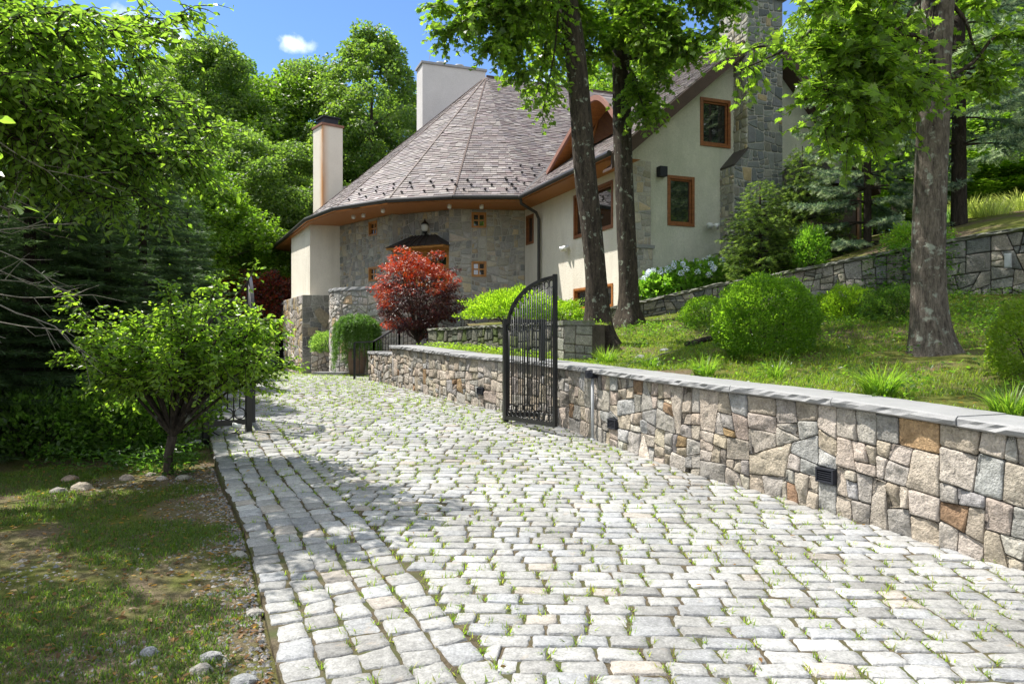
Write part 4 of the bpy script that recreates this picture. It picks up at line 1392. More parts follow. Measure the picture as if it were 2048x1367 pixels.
ca = Vector((-3.76, 31.5, 0))
mb = MB(); mb.box(ca + UPZ * 7, B2 * 2.8, A2 * 1.0, UPZ * 6.2); big = mb.build('chimney', M['chimstucco'], house); big['label'] = 'broad grey stucco chimney behind the roof peak'
mb = MB(); mb.box(ca - B2 * .06 - A2 * .06 + UPZ * 13.202, B2 * 2.92, A2 * 1.12, UPZ * .09); mb.build('chimney_cap', M['cap'], big)
big.children[0].matrix_parent_inverse = Matrix.Identity(4)
for k in (.9, 1.75):
    mb = MB(); c = ca + B2 * k + A2 * .45 + UPZ * 13.29
    mb.lathe(c, [(.13, 0), (.13, .13), (.2, .14), (.2, .19), (.05, .24)], 14); vp = mb.build('flue_pot', M['zinc'], None, True); vp.parent = big
mb = MB(); mb.tube([ca + B2 * .35 + A2 * .4 + UPZ * 13.29, ca + B2 * .45 + A2 * .4 + UPZ * 13.9], .012, 5); vp = mb.build('lightning_rod', M['zinc'], None); vp.parent = big
cb = Vector((-8.34, 33, 0)); cu = Vector((.8, .6, 0)); cv = Vector((-.6, .8, 0))
mb = MB(); mb.box(cb + UPZ * 5.5, cu * .95, cv * 1.05, UPZ * 5.55); sm = mb.build('chimney', M['ruststucco'], house); sm['label'] = 'slender cream stucco chimney with rust streak'
mb = MB(); mb.box(cb - cu * .05 - cv * .05 + UPZ * 11.052, cu * 1.05, cv * 1.15, UPZ * .10); q_ = mb.build('chimney_cap', M['copperflash'], None); q_.parent = sm
mb = MB(); mb.box(cb + cu * .14 + cv * .14 + UPZ * 11.155, cu * .67, cv * .77, UPZ * .30); mb.box(cb + cu * .06 + cv * .06 + UPZ * 11.46, cu * .83, cv * .93, UPZ * .05); q_ = mb.build('spark_screen', M['lead'], None); q_.parent = sm
# low slate roof of the rear wing, seen over the left eave
mb = MB(); a = Vector((-8.6, 36.5, 0)); mb.box(a + UPZ * 5, Vector((7, 2, 0)), Vector((-1, 3.5, 0)), UPZ * 2.6)
e = [a + UPZ * 7.6, a + Vector((7, 2, 7.6)), a + Vector((6, 5.5, 7.6)), a + Vector((-1, 3.5, 7.6))]; r0 = a + Vector((0, 1.8, 9.45)); r1 = a + Vector((6.5, 3.7, 9.45))
mb.poly([e[0], e[1], r1, r0]); mb.poly([e[2], e[3], r0, r1]); mb.poly([e[3], e[0], r0]); mb.poly([e[1], e[2], r1]); mb.build('rear_roof', M['copper'], house)

# ---- copper-roofed bay on the gable
mb = MB(); b0, b1, b2, b3 = W(13.3, PQ, 0), W(13.6, 14.85, 0), W(15.4, 14.85, 0), W(15.7, PQ, 0)
for a, b in ((b0, b1), (b1, b2), (b2, b3)): mb.poly([a + UPZ * 2, b + UPZ * 2, b + UPZ * 5.48, a + UPZ * 5.48])
mb.build('bay', M['brown'], house)
mq, lq = between(b1, b2, -A2); window(mq, .1, 3.4, lq - .1, 5.3, 2, 1, house, .07)
mb = MB(); e = [p + UPZ * 5.5 for p in (W(13.18, PQ, 0), W(13.5, 14.7, 0), W(15.5, 14.7, 0), W(15.85, PQ, 0))]; r0, r1 = W(14.0, PQ, 6.3), W(15.0, PQ, 6.3)
mb.poly([e[0], e[1], r0]); mb.poly([e[1], e[2], r1, r0]); mb.poly([e[2], e[3], r1]); mb.poly([e[0], e[3], e[2], e[1]])
for a, b in ((e[1], r0), (e[2], r1), (e[1].lerp(e[2], .33), r0.lerp(r1, .33)), (e[1].lerp(e[2], .66), r0.lerp(r1, .66))): mb.beam(a, b, .03, .05)
mb.build('bay_roof', M['copper'], house)

# ---- fittings
def flood(mp, s, z, sc_=1.):
    mb = MB(); mb.cbox(mp(s, z, .04), .10, .07, .10, mp(1, 0) - mp(0, 0))
    for k in (-1, 1):
        a = mp(s + .03 * k, z, .08); b = mp(s + .13 * k, z - .05, .20); d = (b - a).normalized()
        mb.tube([a, a + (b - a) * .35, a + (b - a) * .5, b], [.02, .025, .06, .085], 12)
    o = mb.build('floodlight', M['white'], house, True)


flood(gab, 11.35, 4.42); flood(side, 3.55, 4.18)
mb = MB(); mb.cbox(gab(9.92, 6.0 - .38, .1), .20, .18, .24, B2); sp = mb.build('loudspeaker', M['lead'], house)
for (x, y) in ((-5.35, 25.3), (-4.15, 24.1), (-1.95, 23.35), (-.95, 23.4), (-4.95, 25.0)):
    mb = MB(); mb.lathe((x, y, SOF - .13), [(.05, 0), (.065, .02), (.065, .127)], 12); mb.build('soffit_light', M['white'], house, True)
# ================================================================ iron gates
def gate_leaf(H, T, zb, zl, zt, label, nring=9):
    """H: low hinge end, T: tall free end (plan points). Arched top of rings over plain bars."""
    H = Vector((H[0], H[1], 0)); T = Vector((T[0], T[1], 0)); u = (T - H).normalized(); Ln = (T - H).length
    root = thing('gate', label, 'gate', (H.x, H.y, zb), 'iron gate leaves')
    top = lambda s: zl + (zt - zl) * math.sqrt(max(0, 1 - (1 - max(0, s - .10) / (Ln - .10)) ** 2)) ** 1.05 if s > .10 else zl
    P = lambda s, z: H + u * s + UPZ * z
    sd = Vector((u.y, -u.x, 0))
    mb = MB()
    for s, t in ((.025, zl), (Ln - .025, zt + .02)): mb.cbox(P(s, (zb + t) / 2), .05, .05, t - zb, u)
    mb.box(P(.05, zb) - sd * .022, u * (Ln - .1), sd * .044, UPZ * .055)
    n = 26; prev = None
    pts = [P(Ln * i / n, top(Ln * i / n) - .02) for i in range(n + 1)]
    for a, b in zip(pts[:-1], pts[1:]): mb.beam(a, b + (b - a) * .04, .044, .045)
    mb.build('frame', M['iron'], root)
    R = (Ln - .1) / nring / 2
    for k in range(nring):
        s = .05 + R * (2 * k + 1)
        zr0 = zb + .055 + R
        zr1 = min(top(s - R * .75), top(s)) - .045 - R * .95
        for z in (zr0, zr1):
            mb = MB(); mb.ring(P(s, z), u, UPZ, R - .008, .0085, 18, 6); mb.build('ring', M['iron'], root, True)
        mb = MB(); mb.tube([P(s, zr0 + R - .006), P(s, zr1 - R + .006)], .0085, 6); mb.build('bar', M['iron'], root, True)
        if k < nring - 1:
            sj = s + R
            zt_ = top(sj) - .04
            mb = MB(); mb.tube([P(sj, zb + .05), P(sj, zt_)], .007, 6); mb.build('bar', M['iron'], root, True)
    return root


def gate_panel(A, B, za, zb, zt, label, nring=3, foot=.12, far=True):
    A = Vector((A[0], A[1], 0)); B = Vector((B[0], B[1], 0)); u = (B - A).normalized(); Ln = (B - A).length; sd = Vector((u.y, -u.x, 0))
    root = thing('iron_fence', label, 'fence', (A.x, A.y, zb), 'fixed side panels of the gate')
    P = lambda s, z: A + u * s + UPZ * z
    mb = MB()
    mb.cbox(P(0.035, (za + zt) / 2), .075, .075, zt - za, u); mb.cbox(P(Ln - .035, (za + zt) / 2), .075, .075, zt - za, u)
    mb.box(P(.073, zb) - sd * .025, u * (Ln - .146), sd * .05, UPZ * .075); mb.box(P(.073, zt - .06) - sd * .025, u * (Ln - .146), sd * .05, UPZ * .055)
    mb.build('frame', M['iron'], root)
    R = (Ln - .146) / nring / 2
    for k in range(nring):
        s = .073 + R * (2 * k + 1); z0, z1 = zb + .075 + R, zt - .06 - R
        for z in (z0, z1):
            mb = MB(); mb.ring(P(s, z), u, UPZ, R - .008, .009, 20, 6); mb.build('ring', M['iron'], root, True)
        mb = MB(); mb.tube([P(s, z0 + R - .006), P(s, z1 - R + .006)], .009, 6); mb.build('bar', M['iron'], root, True)
        if k: mb = MB(); mb.tube([P(s - R, zb + .07), P(s - R, zt - .06)], .009, 6); mb.build('bar', M['iron'], root, True)
    return root


gate_panel((-.13, 11.32), (.50, 11.55), .24, .36, 1.85, 'flat-topped iron panel standing behind the big open gate leaf', 4)
gate_leaf((-.10, 11.22), (.60, 10.18), .345, 1.80, 2.40, 'black arched gate leaf swung open in front of the stone wall', 10)
gate_panel((-4.17, 10.12), (-3.66, 10.52), .10, .35, 1.86, 'iron side panel with three rings half hidden by the leafy shrub', 3)
gate_leaf((-3.66, 10.62), (-4.06, 11.55), .36, 1.85, 2.52, 'black gate leaf seen almost edge-on behind the leafy shrub', 9)
# gate motor arm and its cable on the side panel
gm = thing('gate_opener', 'small white gate opener with sagging cable below the ringed panel', 'gate opener', (-3.8, 10.45, .3))
mb = MB(); mb.tube([(-3.84, 10.30, .36), (-3.74, 10.36, .33)], [.036, .032], 14); mb.build('motor', M['white'], gm, True)
mb = MB(); mb.tube([(-4.05 + .3 * t, 10.12 + .2 * t, .30 - .09 * math.sin(math.pi * t)) for t in [i / 8 for i in range(9)]], .008, 6); mb.build('cable', M['iron'], gm, True)
# grey post with a sensor, in front of the stone wall
x_, y_ = 1.06, 9.86
ps = thing('sensor_post', 'slim grey pipe post with black sensor head against the wall', 'post', (x_, y_, zd(y_)))
mb = MB(); mb.tube([(x_, y_, zd(y_) - .1), (x_, y_, zd(y_) + .82)], .021, 10); mb.lathe((x_, y_, zd(y_) - .01), [(.04, 0), (.04, .02), (.024, .03)], 12); mb.build('pipe', M['zinc'], ps, True)
mb = MB(); mb.cbox((x_ - .02, y_ - .01, zd(y_) + .86), .13, .09, .10, Vector((.9, .4, 0))); mb.tube([(x_ - .03, y_ - .05, zd(y_) + .86), (x_ - .05, y_ - .1, zd(y_) + .855)], .04, 12); mb.build('sensor_head', M['lead'], ps)
# white conduit on the left
cp = thing('conduit', 'pale bent conduit pipe running to the ground beside the ringed panel', 'pipe', (-4.3, 9.9, .1))
mb = MB(); mb.tube([(-4.16, 10.02, .17), (-4.24, 9.95, .18), (-4.31, 9.86, .15), (-4.40, 9.5, -.02), (-4.44, 9.35, -.08)], .028, 10); mb.build('pipe', M['zinc'], cp, True)

# stair with iron railing between the rounded wall and the end of the drive wall
stp = thing('entrance_steps', 'stone steps rising behind the low wall to the entrance', 'steps', (-3.4, 20, .5))
sdir = Vector((.35, .94, 0)).normalized(); sw = Vector((.94, -.35, 0))
for k in range(7):
    mb = MB(); o = Vector((-3.42, 19.15, 0)) + sdir * .42 * k
    mb.box(o + UPZ * .2, sw * 1.2, sdir * .43, UPZ * (.33 + .165 * (k + 1) - .05)); mb.build('step', M['cap'], stp)
    mb = MB(); mb.box(o - sdir * .02 + UPZ * (.2 + .281 + .165 * (k + 1)), sw * 1.24, sdir * .46, UPZ * .05); mb.build('tread', M['cap'], stp)


def railing(A, B, za, zb_, label, n):
    A = Vector((A[0], A[1], 0)); B = Vector((B[0], B[1], 0))
    r = thing('stair_railing', label, 'railing', (A.x, A.y, za), 'iron stair railings')
    mb = MB()
    for p, z in ((A, za), (B, zb_)): mb.cbox(p + UPZ * (z + .46), .05, .05, .92)
    mb.beam(A + UPZ * (za + .93), B + UPZ * (zb_ + .93), .05, .035); mb.beam(A + UPZ * (za + .12), B + UPZ * (zb_ + .12), .03, .025)
    mb.build('rail', M['iron'], r)
    for k in range(1, n):
        t = k / n; p = A.lerp(B, t); z = za + (zb_ - za) * t
        mb = MB(); mb.tube([p + UPZ * (z + .12), p + UPZ * (z + .92)], .009, 6); mb.build('baluster', M['iron'], r, True)
    return r


railing((-3.50, 19.0), (-3.05, 20.3), .58, 1.0, 'black stair railing climbing behind the low wall, nearer flight', 9)
railing((-3.05, 20.3), (-2.15, 21.2), 1.0, 1.35, 'black stair railing above the maple planting, upper flight', 9)
railing((-3.98, 18.95), (-3.50, 19.0), .56, .58, 'short level railing section at the foot of the steps', 4)

# planters in front of the house
pl = thing('stone_planter', 'rough stone box planter between the pier and the rounded wall', 'planter', (-6.2, 24.6, .45))
po_, pu_, pv_ = Vector((-6.55, 24.55, .3)), Vector((.98, .2, 0)), Vector((-.2, .98, 0))
mb = MB(); mb.box(po_, pu_ * .85, pv_ * .8, UPZ * .86); mb.build('box', M['joint'], pl)
mb = MB()
for f_, L_ in ((lambda s, z, o_: po_ + pu_ * s + UPZ * z - pv_ * o_, .85), (lambda s, z, o_: po_ + pv_ * (.8 - s) + UPZ * z - pu_ * o_, .8), (lambda s, z, o_: po_ + pu_ * .85 + pv_ * s + UPZ * z + pu_ * o_, .8)):
    for c in split([(0, 0), (L_, 0), (L_, .88), (0, .88)], .03, .08): mb.col = stone_col(PAL_FIELD); stone(mb, c, f_, .015, .025, .008)
mb.build('face_stone', M['field'], pl)
pot = thing('clay_pot', 'weathered tapered clay pot holding the weeping evergreen', 'pot', (-4.55, 22.0, .48))
mb = MB(); mb.lathe((-4.55, 22.0, zd(22)), [(.21, 0), (.25, .25), (.30, .66), (.335, .68), (.34, .78), (.31, .79), (.29, .72), (.05, .70)], 20); mb.build('pot', M['terra'], pot, True)
mb = MB(); mb.lathe((-4.55, 22.0, zd(22) + .73), [(.285, 0), (.2, .03), (.02, .04)], 14); mb.build('soil', M['soil'], pot)
# low stone kerb in front of the rounded wall
kb = thing('stone_kerb', 'flat stone slab lying at the foot of the rounded wall', 'slab', (-5.2, 22.3, .45))
mb = MB(); mb.box((-6.05, 22.75, .42), (1.0, -.28, 0), (.12, .35, 0), (0, 0, .17)); mb.build('slab', M['cap'], kb)
# grey stone pier behind the ringed panel
gp2 = thing('stone_pier', 'grey stone gate pier in the shade of the leafy shrub', 'pier', (-4.5, 10.0, 0))
po2 = Vector((-4.78, 10.05, -.1)); mb = MB(); mb.box(po2, (.5, .16, 0), (-.16, .5, 0), (0, 0, 1.0)); mb.build('pier_core', M['joint'], gp2)
mb = MB(); u_ = Vector((.5, .16, 0)).normalized(); n_ = Vector((.16, -.5, 0)).normalized()
for c in split([(0, 0), (.52, 0), (.52, 1.0), (0, 1.0)], .03, .09): mb.col = stone_col(PAL_HOUSE); stone(mb, c, lambda s, z, o_: po2 + u_ * s + UPZ * z + n_ * o_, .015, .02, .006)
for c in split([(0, 0), (.52, 0), (.52, 1.0), (0, 1.0)], .03, .09): mb.col = stone_col(PAL_HOUSE); stone(mb, c, lambda s, z, o_: po2 + Vector((.5, .16, 0)) - n_ * s + UPZ * z + u_ * o_, .015, .02, .006)
mb.build('face_stone', M['field'], gp2)
mb = MB(); mb.box(po2 - u_ * .04 + n_ * .04 + UPZ * 1.0, u_ * .61, -n_ * .61, UPZ * .07); mb.build('cap_stone', M['mossy'], gp2)
# path light on the lawn's wall top: utility box on the upper wall
ub = thing('utility_box', 'small pale grey box fixed to the upper stone wall', 'box', (8.2, 12.7, 2.9))
s_ = s_at_y(UP, 12.62); p_ = UP.get(s_); nn_ = UP.nrm(s_)
mb = MB(); mb.cbox((p_[0] - nn_[0] * .09, p_[1] - nn_[1] * .09, 2.86), .10, .07, .24, Vector((nn_[1], -nn_[0], 0))); mb.build('case', M['zinc'], ub)
mb = MB(); mb.cbox((p_[0] - nn_[0] * .13, p_[1] - nn_[1] * .13, 2.86), .085, .02, .20, Vector((nn_[1], -nn_[0], 0))); mb.build('cover', M['zinc'], ub)
# ================================================================ foliage machinery (numpy)
TPL = {
    'ell': (np.array([(0, 0, 0), (.22, .17, .05), (.5, .235, .06), (.78, .14, .03), (1, 0, -.05), (.78, -.14, .03), (.5, -.235, .06), (.22, -.17, .05)]), [[0, 4, 3, 2, 1], [0, 7, 6, 5, 4]]),
    'maple': (np.array([(0, 0, 0), (-.10, .30, 0), (.13, .27, .02), (.10, .56, -.03), (.33, .40, .02), (.50, .52, -.04), (.48, .27, .03), (.72, .24, 0), (.66, .13, .02), (1, 0, -.08),
                        (.66, -.13, .02), (.72, -.24, 0), (.48, -.27, .03), (.50, -.52, -.04), (.33, -.40, .02), (.10, -.56, -.03), (.13, -.27, .02), (-.10, -.30, 0)]), [[0, 9, 8, 7, 6, 5, 4, 3, 2, 1], [0, 17, 16, 15, 14, 13, 12, 11, 10, 9]]),
    'dia': (np.array([(0, 0, 0), (.45, .30, .06), (1, 0, -.04), (.45, -.30, .06)]), [[0, 2, 1], [0, 3, 2]]),
    'star': (np.array([(0, 0, 0), (.5, .22, .04), (.95, .45, 0), (.62, .1, .02), (1.05, 0, -.05), (.62, -.1, .02), (.95, -.45, 0), (.5, -.22, .04)]), [[0, 4, 3, 2, 1], [0, 7, 6, 5, 4]]),
    'blade': (np.array([(0, .5, 0), (0, -.5, 0), (.55, -.38, .06), (1, 0, -.06), (.55, .38, .06)]), [[0, 1, 2, 3, 4]]),
    'need': (np.array([(0, .5, 0), (0, -.5, 0), (.6, -.4, 0), (1, 0, 0), (.6, .4, 0)]), [[0, 1, 2, 3, 4]]),
}


def unit(v): return v / np.maximum(np.linalg.norm(v, axis=-1, keepdims=True), 1e-9)


def leaves(name, pos, dirs, size, shape, cols, wid=1., nrm=None, spread=.5, mat=None, parent=None, rng=RNG):
    """N leaves: stem point, pointing direction, length; normals lean upward with random tilt"""
    pos = np.asarray(pos, float); n = len(pos)
    d = unit(np.asarray(dirs, float))
    if nrm is None: nrm = np.array((0, 0, 1.))
    nn = np.broadcast_to(nrm, (n, 3)) + rng.normal(0, spread, (n, 3))
    s = unit(np.cross(nn, d)); u = np.cross(d, s)
    T, faces = TPL[shape]
    size = np.broadcast_to(size, (n,)).reshape(n, 1, 1)
    wid = np.broadcast_to(wid, (n,)).reshape(n, 1)
    V = pos[:, None, :] + size * (T[None, :, 0:1] * d[:, None, :] + (T[None, :, 1] * wid)[:, :, None] * s[:, None, :] + T[None, :, 2:3] * u[:, None, :])
    k = len(T)
    loops = np.concatenate([np.array(f) for f in faces]); per = [len(f) for f in faces]
    L_ = (np.arange(n)[:, None] * k + loops[None, :]).ravel()
    S_ = np.tile(per, n)
    cols = np.asarray(cols, float)
    if cols.ndim == 2 and len(cols) != n or cols.ndim == 1:
        cols = np.atleast_2d(cols); cols = cols[rng.integers(0, len(cols), n)]
    cols = cols * rng.normal(1, .14, (n, 1)).clip(.6, 1.5)
    me = mesh_np(name, V.reshape(-1, 3), L_, S_, np.repeat(cols, len(per), 0), False)
    return link(name, me, mat, parent)


def rdir(n, up=0., flat_=1., rng=RNG):
    d = rng.normal(0, 1, (n, 3)); d[:, 2] = d[:, 2] * flat_ + up
    return unit(d)


G_MAPLE = [(.088, .135, .022), (.105, .155, .026), (.064, .100, .022), (.112, .15, .028), (.075, .11, .03)]
G_FOREST = [(.070, .112, .028), (.088, .13, .03), (.056, .092, .029), (.105, .145, .032), (.065, .10, .035)]
G_ELM = [(.085, .130, .028), (.105, .15, .03), (.068, .108, .027), (.09, .125, .035)]
G_BOX = [(0.080, 0.133, 0.020), (0.105, 0.161, 0.022), (0.064, 0.112, 0.020)]
G_YEL = [(.16, .20, .02), (.13, .18, .02), (.19, .21, .025)]
G_SPR = [(0.041, 0.071, 0.031), (0.056, 0.092, 0.037), (0.034, 0.058, 0.027)]
G_BLUE = [(0.090, 0.138, 0.112), (0.120, 0.173, 0.143), (0.068, 0.108, 0.087)]
G_NEW = [(0.111, 0.162, 0.041), (0.089, 0.135, 0.041), (0.059, 0.101, 0.034)]
G_GRASS = [(0.108, 0.168, 0.030), (0.090, 0.150, 0.026), (0.132, 0.180, 0.036)]
C_RED = [(.14, .022, .012), (.20, .035, .012), (.09, .016, .016), (.17, .05, .015)]
C_BURG = [(0.041, 0.013, 0.017), (0.034, 0.015, 0.015), (0.060, 0.015, 0.013), (0.038, 0.022, 0.013)]


def clumps(C, R, n, flat_=.6, rng=RNG, hollow=.35):
    """leaf points gathered in lumpy clumps: centres C, radii R"""
    C = np.asarray(C); R = np.broadcast_to(R, (len(C),))
    w_ = R ** 2; cnt = np.maximum(1, (n * w_ / w_.sum())).astype(int)
    P = []; D = []
    for c, r, k in zip(C, R, cnt):
        d = unit(rng.normal(0, 1, (k, 3))); rr = r * (hollow + (1 - hollow) * rng.random(k) ** .6)
        p = d * rr[:, None]; p[:, 2] *= flat_
        P.append(c + p); D.append(d)
    return np.concatenate(P), np.concatenate(D)


def bough(path, r0, r1, wob=.06, n=10):
    """smooth tapering path"""
    pts = catmull(path, n)
    k = len(pts)
    return [Vector(p) for p in pts], [r0 + (r1 - r0) * i / (k - 1) for i in range(k)]


def trunk(mb, path, radii, n=22, flare=0., seed=0., lump=.05, step=.12):
    pts = catmull([np.array((*p, r)) for p, r in zip(path, radii)], 1)
    L_ = Line([(*p, r) for p, r in zip(path, radii)], 6)
    # resample by length in 3D
    P = np.array(catmull([np.array((*p, r)) for p, r in zip(path, radii)], 14))
    d = np.linalg.norm(np.diff(P[:, :3], axis=0), axis=1); s = np.concatenate([[0], np.cumsum(d)])
    m = max(6, int(s[-1] / step)); t = np.linspace(0, s[-1], m)
    Q = np.stack([np.interp(t, s, P[:, k]) for k in range(4)], 1)

    def wob(i, a, r, p):
        h = t[i]
        f = 1 + lump * mnoise.noise(Vector((math.cos(a) * 1.1 + seed, math.sin(a) * 1.1, h * .7))) * 1.6 + .05 * mnoise.noise(Vector((math.cos(a) * 5 + seed, math.sin(a) * 5, h * 1.3)))
        f += flare * math.exp(-max(0, h - .3) / .24) * (.45 + .75 * max(0, math.cos(a * 3 + seed)) ** 2 + .4 * max(0, math.cos(a * 2 + seed * 2)))
        return r * f
    mb.tube([Vector(q[:3]) for q in Q], [float(q[3]) for q in Q], n, True, wob)
    return Q


# ---------------------------------------------------------------- forest trees: five crowns, many copies
def forest_crown(seed, H, R, n, lo=.18, cols=G_FOREST, size=.21, top=1.):
    rng = np.random.default_rng(seed)
    C = []; RR = []
    k = 270
    for i in range(k):
        h = lo + (1 - lo) * (i + rng.random()) / k
        prof = math.sin(math.pi * min(1, (h - lo) / (1 - lo) * .80 + .17)) ** .75
        a = i * 2.39996 + rng.normal(0, .3)
        r = R * prof * (1 - .38 * rng.random() ** 2) * (1 + .22 * math.sin(a * 3 + h * 9 + seed))
        C.append((math.cos(a) * r, math.sin(a) * r, H * (h + rng.normal(0, .012)))); RR.append(R * rng.uniform(.09, .24))
    P, D = clumps(C, np.array(RR), n, .75, rng, .35)
    d = unit(D * np.array((1, 1, .3)) + rng.normal(0, .5, D.shape) + np.array((0, 0, -.35)))
    return P, d, unit(D * .6 + np.array((0, 0, .8)))


def make_forest(name, seed, H, R, n, label, cols=G_FOREST, lo=.18, size=.225, mat='leaf_far'):
    root = thing(name, label, 'tree', (0, 0, 0), 'woodland trees beyond the house')
    P, d, nn = forest_crown(seed, H, R, n, lo)
    rng = np.random.default_rng(seed + 5)
    leaves('crown', P, d, rng.uniform(.6, 1.25, len(P)) * size, 'dia', cols, 1.15, nn, .85, M[mat], root, rng)
    mb = MB(); trunk(mb, [(0, 0, -.5), (.1, .1, H * .3), (-.1, .1, H * .62), (0, 0, H * .9)], [.28, .22, .14, .04], 10, .3, seed, .05, .6)
    for i in range(9):
        a = i * 2.4; z = H * (.25 + .06 * i)
        mb.tube([(0, 0, z), (math.cos(a) * R * .4, math.sin(a) * R * .4, z + H * .06), (math.cos(a) * R * .75, math.sin(a) * R * .75, z + H * .10)], [.10, .06, .02], 6)
    mb.build('trunk', M['bark_dark'], root)
    return root


def kids(r): return [o for o in COL.objects if o.parent == r]


FT = [make_forest('maple_tree', 21, 20, 4.6, 56000, ''), make_forest('maple_tree', 22, 18, 5.2, 56000, ''), make_forest('oak_tree', 23, 21, 4.3, 56000, ''),
      make_forest('maple_tree', 24, 16, 4.6, 50000, '', [(.085, .135, .016), (.09, .14, .018), (.06, .11, .018)]), make_forest('oak_tree', 25, 22, 5.0, 56000, '', [(.052, .10, .024), (.064, .115, .024)])]
used = set()
def OUT(k, x, y, s, lab): copy_thing(FT[k], lab, (x, y, gz(x, y) if x < 20 else 2.5), x * 1.7 + y, (s, s, s))
# kind, pixel x of the stem, distance, pixel y of the top, label
WOOD = [
    (2, 745, 48, 72, 'tall dark green tree rising highest between the two stucco chimneys'),
    (1, 640, 52, 150, 'round topped woodland tree showing left of the rusty chimney top'),
    (0, 415, 46, 92, 'bushy woodland tree with the high crown left of the small cloud'),
    (3, 560, 50, 165, 'pale green woodland tree beneath the small white cloud'),
    (4, 330, 52, 130, 'dark woodland tree showing through the overhanging branch'),
    (1, 480, 38, 270, 'broad lower woodland tree left of the rusty chimney'),
    (0, 600, 40, 300, 'sunlit woodland tree crowding the rusty chimney from the left'),
    (3, 395, 34, 330, 'low pale woodland tree behind the leafy shrub'),
    (2, 800, 56, 190, 'woodland tree half covered by the broad grey chimney'),
    (4, 690, 58, 230, 'woodland tree filling the gap right of the rusty chimney'),
    (4, 240, 40, 190, 'shadowy woodland tree behind the left conifers'),
    (0, 160, 46, 120, 'woodland tree seen in slits through the left foliage'),
    (2, 40, 40, 90, 'woodland tree at the far left behind the conifers'),
    (3, 520, 46, 330, 'small bright woodland tree at the wood edge beside the eave'),
    (2, 610, 75, 140, 'far woodland tree filling the skyline left of the rusty chimney'),
    (4, 470, 78, 130, 'far woodland tree between the nearer crowns'),
    (0, 1730, 70, 200, 'far hillside tree seen through the spruce branches'),
    (3, 1290, 44, 70, 'yellow green tree top rising above the wing roof'),
    (3, 1400, 47, 100, 'yellow green tree top close left of the stone chimney'),
    (1, 1180, 55, 165, 'dull green tree top behind the long roof ridge'),
    (1, 1650, 36, 60, 'light green tree between the stone chimney and the pale trunk'),
    (0, 1760, 44, -40, 'tall green tree on the hillside behind the pale trunk'),
    (3, 1900, 34, 40, 'yellowish hillside tree right of the pale trunk'),
    (4, 2010, 40, -60, 'dark hillside tree in the upper right corner'),
    (2, 1980, 52, -30, 'hillside tree at the back of the right slope'),
    (1, 1830, 56, 20, 'faint hillside tree glimpsed behind the blue spruces'),
    (3, 1800, 24, 300, 'low sunlit hillside tree glowing between the blue spruce branches'),
    (3, 1960, 26, 230, 'bright leafy hillside tree behind the bare dark spruce trunk'),
    (0, 2080, 25, 160, 'leafy hillside tree at the right edge behind the spruce boughs'),
]
for i, (k, px, d, py, lab) in enumerate(WOOD):
    base = at(px, 683, d); g = gz(base.x, base.y) if px > 1200 else zd(d) - .3
    H0 = (20, 18, 21, 16, 22)[k]
    top = at(px, py, d).z
    s = (top - g) / (H0 * 1.0)
    sxy = max(.75, min(1.5, s * 1.0))
    if k not in used:
        used.add(k); r = FT[k]; r['label'] = lab
        r.location = (base.x, base.y, g); r.scale = (sxy, sxy, s); r.rotation_euler = (0, 0, i * 1.3)
    else:
        copy_thing(FT[k], lab, (base.x, base.y, g), i * 1.3, (sxy, sxy, s))


for k, x, y, s_, lab in ((0, 27, 3, 1., 'woodland tree outside the frame, mirrored in the gable windows'), (2, 33, -5, 1., 'second woodland tree mirrored in the gable windows'), (1, 38, -14, 1.1, 'third woodland tree mirrored in the gable windows'), (4, 30, -20, 1.1, 'woodland tree across the lane behind the viewer'), (3, 23, -4, .8, 'smaller woodland tree mirrored in the lower gable window'), (1, -17.5, 12.5, .8, 'unseen woodland tree added beyond the left edge to shade the verge'), (0, -17, 19, .8, 'second unseen woodland tree added at the left to shade the conifers'), (2, -20, 8, .8, 'third unseen woodland tree added for shade left of the verge'), (4, -15.5, 24, .5, 'unseen small oak added for shade left of the conifers')): OUT(k, x, y, s_, lab)  # off-frame trees; those at the left are added for their shade


